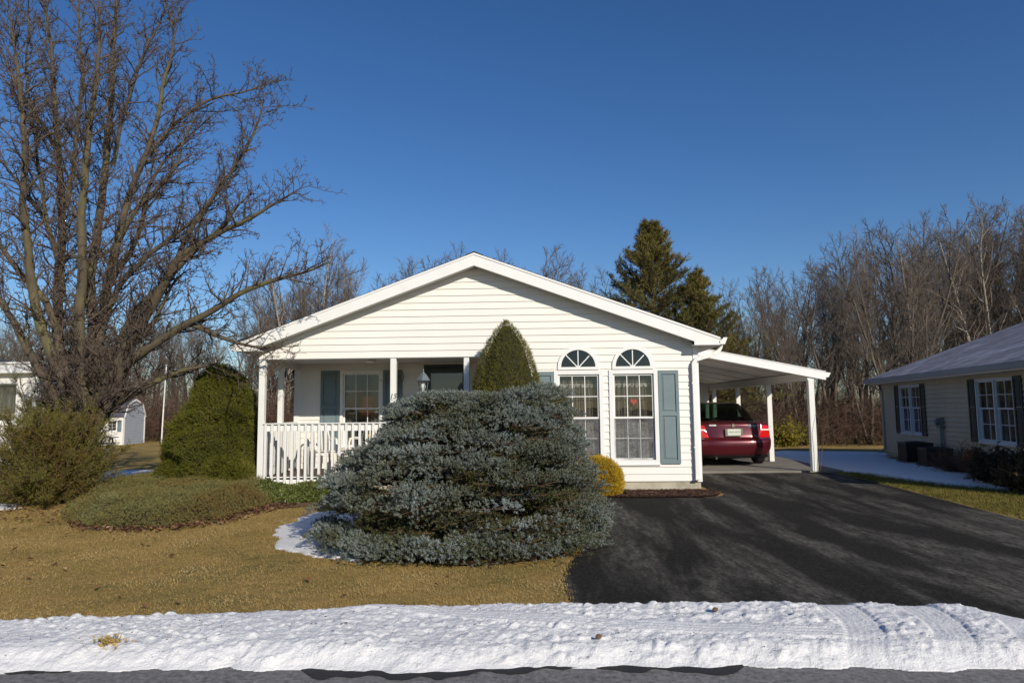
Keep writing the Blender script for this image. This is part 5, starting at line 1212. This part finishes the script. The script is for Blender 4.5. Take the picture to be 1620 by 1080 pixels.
for k in range(120):
    a = R.uniform(pi, 2*pi) if k % 3 else R.random()*2*pi; z = R.uniform(.05, .20); pads.append((a, z, float(senv(z, a))*R.uniform(.90, 1.0), R.uniform(.13, .22)))
for k in range(170):
    x = R.uniform(-2.0, 1.4); y = R.uniform(-1.5, 1.4); zt = min(ztop(x, y), float(zcap(x)))
    if zt < .3: continue
    pads.append((math.atan2(y, x), zt-R.uniform(.02, .16), math.hypot(x, y)*.97, R.uniform(.15, .26)))
for a, z, rr, pr in pads:
    hd = np.array([math.cos(a), math.sin(a), 0]); side = np.array([-hd[1], hd[0], 0]); C = np.array([sx, sy, z])+hd*(rr-pr*.9)
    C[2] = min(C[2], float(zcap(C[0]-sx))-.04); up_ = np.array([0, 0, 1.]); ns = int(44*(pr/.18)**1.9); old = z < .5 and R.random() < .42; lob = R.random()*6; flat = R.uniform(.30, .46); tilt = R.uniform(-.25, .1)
    for t in range(ns):
        th2 = R.uniform(-1.9, 1.9); ph = R.uniform(-.12, 1.35); el = 1+.20*math.sin(3*th2+lob); d0 = hd*math.cos(th2)*math.cos(ph)+side*math.sin(th2)*math.cos(ph)+up_*math.sin(ph)
        q = C+(hd*math.cos(th2)*math.cos(ph)*pr*1.2*el+side*math.sin(th2)*math.cos(ph)*pr*1.3*el+up_*(math.sin(ph)*pr*flat+tilt*math.cos(th2)*math.cos(ph)*pr))*R.uniform(.80, 1.0)
        if q[2] < .02: q[2] = .03
        dn = unit(d0*.9+hd*.35+up_*.20+R.normal(size=3)*.18)
        if q[2] > .12 and R.random() < .08: stk.add([C, (C+q)/2, q], [.006, .005, .003], 3)
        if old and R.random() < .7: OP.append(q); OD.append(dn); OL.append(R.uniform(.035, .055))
        else: SP.append(q-dn*.02); SD.append(dn); SL.append(R.uniform(.040, .068))
print("SHOOTS", len(SP), len(OP), flush=True)
spruce = empty("blue_spruce", (sx, sy, 0), "wide low blue spruce with tiered silvery branches in the middle of the front bed", "spruce")
print("spruce shoots", len(SP), len(OP))
V1 = shoots(R, np.array(SP), np.array(SD), np.array(SL), 24, .0215, .0080, .62)
link("needles", arrmesh("needles", V1, np.arange(len(V1)).reshape(-1, 3)), MT['blue'], spruce)
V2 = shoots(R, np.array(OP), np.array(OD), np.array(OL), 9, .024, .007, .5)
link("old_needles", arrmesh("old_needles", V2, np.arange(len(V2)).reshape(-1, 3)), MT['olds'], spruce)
stk.add([np.array([sx, sy, z]) for z in np.linspace(-.05, 1.45, 8)], np.linspace(.075, .03, 8), 8)
for k in range(9):
    a = R.random()*6.28; p = np.array([sx, sy, R.uniform(.1, .9)]); e = limb(R, p, np.array([math.cos(a), math.sin(a), .15]), 1.1, .035, .010, 7, .22, .0); stk.add(e[0], e[1], 6)
link("branches", stk.mesh("branches"), MT['stick'], spruce, True)

# ---- clipped or dense shrubs: a lumpy profile clothed with sprays
def dense_shrub(name, c, prof_z, prof_r, N, spray, mat, label, cat, ax=(1, 1), lump=.10, lf=3.2, seed=1, up=.6, layer=0, core=.80, k=7, sprl=.07, nl=.03, nw=.010, extra=None, jit=.10, fwd=.9, trunk=.03):
    R = np.random.default_rng(seed); root = empty(name, tuple(c), label, cat)
    zt = prof_z[-1]; zs = []; 
    z = R.random(N*4)*zt; r = np.interp(z, prof_z, prof_r); keep = R.random(N*4) < (r+.12*max(prof_r))/(max(prof_r)*1.1); z = z[keep][:N]; a = R.random(len(z))*2*pi
    def rad(z, a):
        l = (fbm(a*lf/pi*2+seed, z*lf+seed*3, 3)-.5)+.55*(fbm(a*lf*1.5+seed, z*lf*2.6, 2)-.5); l = l*smooth01(np.minimum(a, 2*pi-a)/.5)
        ly = (np.abs(((z*layer+.25*np.sin(a*3+seed)+.5*fbm(a*2, z*1.5, 2)) % 1)-.5)*2-.5) if layer else 0
        return np.interp(z, prof_z, prof_r)*(1+lump*2.4*l)+(.085*ly if layer else 0)
    r = np.maximum(.01, rad(z, a)-jit*R.random(len(z))**1.5)
    Pn = np.stack([c[0]+ax[0]*r*np.cos(a), c[1]+ax[1]*r*np.sin(a), c[2]+z], 1); sl = np.interp(z+.05, prof_z, prof_r)-np.interp(z-.05, prof_z, prof_r)
    D = np.stack([np.cos(a), np.sin(a), np.clip(-sl*6, 0, 2)+up+0*a], 1)+R.normal(size=(len(z), 3))*.35
    V = [shoots(R, Pn, D, np.full(len(z), sprl)*(.6+.8*R.random(len(z))), k, nl, nw, fwd)]
    if extra is not None:
        for (ex, ey, ez, er) in extra:
            q = R.normal(size=(int(N*.06), 3)); q /= np.linalg.norm(q, axis=1, keepdims=True); V.append(shoots(R, np.array([ex, ey, ez])+q*er, q+[0, 0, up*.6], np.full(len(q), sprl), k, nl, nw, fwd))
    leafmesh("foliage", V, mat, root)
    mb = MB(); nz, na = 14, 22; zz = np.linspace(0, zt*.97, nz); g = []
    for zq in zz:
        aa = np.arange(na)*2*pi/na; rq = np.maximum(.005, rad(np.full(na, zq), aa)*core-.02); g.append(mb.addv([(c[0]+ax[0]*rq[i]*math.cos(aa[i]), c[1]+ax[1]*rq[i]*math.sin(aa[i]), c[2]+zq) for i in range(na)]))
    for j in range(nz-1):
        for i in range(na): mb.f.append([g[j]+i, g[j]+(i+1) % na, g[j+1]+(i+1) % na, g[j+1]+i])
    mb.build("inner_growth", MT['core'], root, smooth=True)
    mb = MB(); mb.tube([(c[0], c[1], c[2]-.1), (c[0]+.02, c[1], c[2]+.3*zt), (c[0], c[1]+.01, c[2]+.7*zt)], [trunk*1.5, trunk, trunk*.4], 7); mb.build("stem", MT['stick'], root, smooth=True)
    return root
dense_shrub("conical_spruce", (-.52, 11.72, 0), [0, .4, .8, 1.56, 2.0, 2.45, 2.70, 2.88, 3.0], [.55, .63, .64, .60, .54, .41, .27, .13, .01], 26000, 0, MT['conegreen'], "tight cone-shaped dwarf spruce in front of the white house", "spruce", lump=.035, lf=4, seed=3, up=.8, k=7, sprl=.045, nl=.018, nw=.006, jit=.06, core=.86,
    extra=[(-.98, 11.5, 1.50, .16), (-.98, 11.5, 1.50, .10)])
dense_shrub("rounded_arborvitae", (-6.12, 13.0, -.02), [0, .25, .6, 1.0, 1.5, 1.9, 2.15, 2.30, 2.38], [.90, .92, .86, .76, .62, .50, .38, .24, .04], 34000, 0, MT['arb'], "tall rounded dark green evergreen shrub left of the porch", "shrub", ax=(1.06, .8), lump=.24, lf=2.4, seed=8, up=.25, layer=3.2, k=7, sprl=.07, nl=.030, nw=.008, jit=.10, core=.80,
    extra=[(-6.9, 12.75, .28, .24), (-6.75, 12.6, .35, .22), (-5.8, 12.45, .35, .30), (-5.5, 12.5, .3, .26)])
dense_shrub("gold_cypress", (1.05, 11.98, 0), [0, .13, .30, .46, .57, .63], [.32, .38, .385, .31, .18, .03], 9000, 0, MT['gold'], "small round golden yellow bush at the foot of the front wall", "shrub", lump=.08, lf=4, seed=5, up=.5, k=6, sprl=.06, nl=.028, nw=.006, jit=.08, core=.8)

# ---- loose cedar bushes at the left
def cedar(name, c, H, Rr, N, label, seed, mat='ced', tall=1.0):
    R = np.random.default_rng(seed); root = empty(name, tuple(c), label, "bush"); tb = Tubes(); PP = []; DD = []; LL = []
    for i in range(N):
        a = R.random()*2*pi; el = R.uniform(.12, 1.45)**1.0; d = unit(np.array([math.cos(a)*math.cos(el), math.sin(a)*math.cos(el), math.sin(el)*tall])); L = (Rr*math.cos(el)**.8+H*.92*math.sin(el)**1.3)*R.uniform(.7, 1.05)
        e = limb(R, np.array(c)+[0, 0, .05], d, L, .014, .004, 7, .09, .05); tb.add(e[0], e[1], 4)
        for j in range(2, 8):
            for r_ in range(4):
                l2 = R.uniform(.12, .32)*(1.2-.08*j); g = limb(R, e[0][j], unit(side_dir(R, e[2][j], R.uniform(.3, .9))+[0, 0, .2]), l2, .005, .003, 3, .15, .05); tb.add(g[0], g[1], 3)
                for q in (0, 1, 2, 3):
                    for s in range(2): PP.append(g[0][q]); DD.append(g[2][q]+R.normal(size=3)*.5); LL.append(R.uniform(.05, .11))
    V = shoots(R, np.array(PP), np.array(DD), np.array(LL), 7, .032, .007, .9); leafmesh("foliage", [V], MT[mat], root); link("stems", tb.mesh("stems"), MT['stick'], root, True)
cb = P(70, 800, 11.1)
cedar("cedar_bush", (cb[0]-.02, 11.15, 0), 1.38, .88, 140, "loose olive and rust cedar bush below the big bare tree at the left edge", 21)
cb2 = P(86, 700, 12.9)
cedar("cedar_column", (cb2[0], 12.9, 0), 2.3, .45, 90, "narrow dark green cedar standing behind the olive bush", 22, 'arb', 1.6)

# ---- spreading juniper and ivy (ground cover nobody could count)
def groundcover(name, poly, N, hgt, mat, label, seed, k=6, sprl=.10, nl=.03, nw=.008, up=.7, core=True, fwd=.8):
    R = np.random.default_rng(seed); a = np.array(poly); lo = a.min(0); hi = a.max(0); q = lo+R.random((N*3, 2))*(hi-lo); dd = polydist(q[:, 0], q[:, 1], poly)+.12*(fbm(q[:, 0]*2, q[:, 1]*2, 3)-.5); q = q[dd > 0][:N]; dd = dd[dd > 0][:N]
    hh = lambda x, y, d_: hgt*smooth01(d_/.5)**.7*(.45+.95*fbm(x*2.3+seed, y*2.9, 4))
    h = hh(q[:, 0], q[:, 1], dd); z = h*(1-.35*R.random(len(h))**2); Pn = np.column_stack([q, T(q[:, 0], q[:, 1])+z]); an = R.random(len(h))*6.28+.0
    D = np.stack([np.cos(an), np.sin(an)-.2, up+0*an], 1)+R.normal(size=(len(h), 3))*.2
    V = shoots(R, Pn, D, sprl*(.6+.8*R.random(len(h))), k, nl, nw, fwd); root = leafmesh(name, [V], mat, None); tag(root, label, kind="stuff")
    xs = np.arange(lo[0]-.1, hi[0]+.1, .08); ys = np.arange(lo[1]-.1, hi[1]+.1, .08); X, Y = np.meshgrid(xs, ys); d2 = polydist(X, Y, poly); Z = T(X, Y)+np.where(d2 > .04, hh(X, Y, d2)*.72, -.05)
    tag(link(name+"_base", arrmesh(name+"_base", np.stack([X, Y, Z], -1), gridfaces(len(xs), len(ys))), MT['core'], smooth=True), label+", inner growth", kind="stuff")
g2 = lambda *p: [tuple(G(*q)[:2]) for q in p]
groundcover("creeping_juniper", g2((105, 822), (150, 836), (240, 836), (345, 824), (410, 804), (435, 792), (455, 775), (400, 766), (300, 763), (240, 764), (150, 778), (110, 792)), 34000, .27, MT['jun'], "low creeping juniper spreading below the big tree and evergreen", 61)
groundcover("ivy_bed", [(-5.15, 12.45), (-3.1, 12.45), (-2.6, 11.9), (-2.9, 11.3), (-3.9, 11.1), (-4.9, 11.35), (-5.3, 11.9)], 9000, .24, MT['ivy'], "green leafy ground cover along the porch railing", 62, k=5, sprl=.06, nl=.042, nw=.030, fwd=.6)

# ---- conifer behind the house
def conifer(c, H, Rr, N, label, seed, name="evergreen_tree"):
    R = np.random.default_rng(seed); root = empty(name, tuple(c), label, "tree"); tb = Tubes(); PP = []; DD = []; LL = []
    tb.add([np.array(c)+[.05*math.sin(z), .05*math.cos(z*1.3), z] for z in np.linspace(-.3, H*.98, 12)], np.linspace(H*.021, .02, 12), 9)
    for i in range(N):
        f = (i+R.random())/N; z = H*(.12+.87*f); rr = Rr*(1-f)**.95*R.uniform(.62, 1.15)+.12*(1+.18*math.sin(i*2.4)*math.cos(f*13)); a = i*2.399+R.normal()*.3; el = .18+.55*f+R.normal()*.12
        d = unit(np.array([math.cos(a), math.sin(a), el*.9])); e = limb(R, np.array(c)+[0, 0, z], d, max(.35, rr), .045*(1-f)+.012, .010, 8, .06, .03); tb.add(e[0], e[1], 5)
        for j in range(1, 9):
            for r_ in range(3):
                l2 = rr*R.uniform(.14, .30)*(1.2-.07*j)+.12; side = unit(np.cross(e[2][j], [0, 0, 1]))*(1 if R.random() < .5 else -1); g = limb(R, e[0][j]+R.normal(size=3)*.05, unit(e[2][j]*.8+side*R.uniform(.2, 1)+[0, 0, R.uniform(-.05, .4)]), l2, .012, .006, 3, .12, .05); tb.add(g[0], g[1], 3)
                if j > 2 or R.random() < .35:
                    for q in (1, 2, 3):
                        for s in range(2): PP.append(g[0][q]); DD.append(g[2][q]*.8+R.normal(size=3)*.35+[0, 0, .35]); LL.append(R.uniform(.12, .24))
    V = shoots(R, np.array(PP), np.array(DD), np.array(LL), 9, .13, .020, 1.0); leafmesh("crown", [V], MT['pine'], root); link("trunk", tb.mesh("trunk"), MT['stick'], root, True)
ct = P(1030, 362, 34); conifer((ct[0], 34, float(T(5.8, 34))), ct[2]+.55, 5.2, 170, "tall olive green pine behind the right side of the house roof", 71)
ct = P(1098, 436, 33); conifer((ct[0]+.1, 33, float(T(8, 33))), ct[2]+.3, 3.7, 100, "shorter olive green pine to the right of the tall one, above the carport", 72)

# ---- bushes on the right
def leafyshrub(x, y, H, Rr, label, seed, mat, name="shrub"):
    R = np.random.default_rng(seed); root = empty(name, (x, y, float(T(x, y))), label, "shrub"); tb = Tubes(); PP = []; DD = []; z0 = float(T(x, y))
    for i in range(46):
        a = R.random()*6.28; e = limb(R, np.array([x, y, z0]), unit(np.array([math.cos(a)*.8, math.sin(a)*.8, R.uniform(.3, 1.4)])), H*R.uniform(.6, 1.1)*max(.8, Rr/H), .012, .004, 6, .16, .03); tb.add(e[0], e[1], 3)
        for j in range(1, 7):
            for r_ in range(4):
                g = limb(R, e[0][j], side_dir(R, e[2][j], R.uniform(.4, 1.1)), R.uniform(.15, .35)*H, .005, .003, 3, .25, .03); tb.add(g[0], g[1], 3); PP += g[0][1:]; DD += g[2][1:]
    if mat: leafmesh("foliage", [shoots(R, np.array(PP), np.array(DD), np.full(len(PP), .08), 4, .06, .035, .6)], mat, root)
    link("stems", tb.mesh("stems"), MT['brush'], root, True)
q = P(1240, 700, 31); leafyshrub(q[0], 31, 1.0, 1.1, "yellow green bush between the two carport posts at the edge of the woods", 81, MT['yshrub'])
q = P(1272, 700, 33); leafyshrub(q[0], 33, .7, .8, "smaller green bush right of the yellow green one, behind the front carport post", 82, MT['arb'])
MT['darkleaf'] = foliage("dull_winter_leaf", [(0, (.05, .03, .018)), (.5, (.075, .05, .03)), (1, (.09, .085, .04))], 2, .8)
for i, (u, dd, H, mt, lb) in enumerate(((nu(1512, 740, .80)[0], .80, .60, None, "low bare twiggy shrub beside the electric meter of the beige house"), (nu(1548, 740, 0.85)[0], 0.85, .52, None, "bare dark low shrub left of the beige house's near window"), (nu(1585, 740, .85)[0], .85, .50, MT['darkleaf'], "dark low shrub under the beige house's near window"), (nu(1640, 740, .8)[0], .8, .62, MT['darkleaf'], "dark shrub at the right edge in front of the beige house"))):
    c = FN.mb().p(u, 0, dd); leafyshrub(c.x, c.y, H, .62, lb, 90+i, mt, "foundation_shrub")
c = FN.mb().p(nu(1538, 740, .95)[0], .42, .95); MT['dry'] = foliage("dry_orange_leaf", [(0, (.30, .10, .03)), (1, (.55, .26, .10))], 3, .8)
V = shoots(np.random.default_rng(3), np.array([[c.x, c.y, .42]]*60)+np.random.default_rng(3).normal(size=(60, 3))*.05, np.random.default_rng(4).normal(size=(60, 3))*.4+[0, 0, 1], np.full(60, .10), 6, .05, .025)
lc = link("dry_grass_clump", arrmesh("dry_grass_clump", V, np.arange(len(V)).reshape(-1, 3)), MT['dry']); tag(lc, "small orange tuft of dry leaves among the dark shrubs", "dry plant")
# vine stem climbing by the front carport post
mb = MB(); 
for k, (dx, dy) in enumerate(((.02, -.09), (.07, -.07), (.10, 0))): mb.tube([(6.04+dx, CY+dy, .05), (6.06+dx*1.4, CY+dy-.02, .5), (6.03+dx*2.2, CY+dy-.03, .95), (6.10+dx*2.6, CY+dy, 1.35-.1*k)], [.007, .006, .005, .003], 5)
tag(mb.build("climbing_stem", MT['stick']), "thin bare stem climbing the front carport post", "plant")
# pine cone debris on the snow
for k, (px, py, lb) in enumerate(((1127, 965, "small brown cone on the upper edge of the snow bank before the driveway"), (942, 1008, "small brown cone mid-way down the snow bank before the lawn corner"))):
    q = G(px, py, .10); mb = MB(); mb.lathe(q, [(.003, 0), (.014, .01), (.018, .022), (.012, .036), (.003, .045)], 9, (1, .3, .2)); tag(mb.build("spruce_cone", MT['stick'], smooth=True), lb, "cone")
q = G(176, 1018, .08); V = shoots(np.random.default_rng(9), q+np.random.default_rng(9).normal(size=(60, 3))*[.05, .03, .012], np.random.default_rng(8).normal(size=(60, 3))+[0, 0, .5], np.full(60, .04), 6, .035, .008)
tag(link("grass_tuft", arrmesh("grass_tuft", V, np.arange(len(V)).reshape(-1, 3)), MT['blade']), "tan tuft of torn grass lying in the snow bank at the left", "grass tuft")
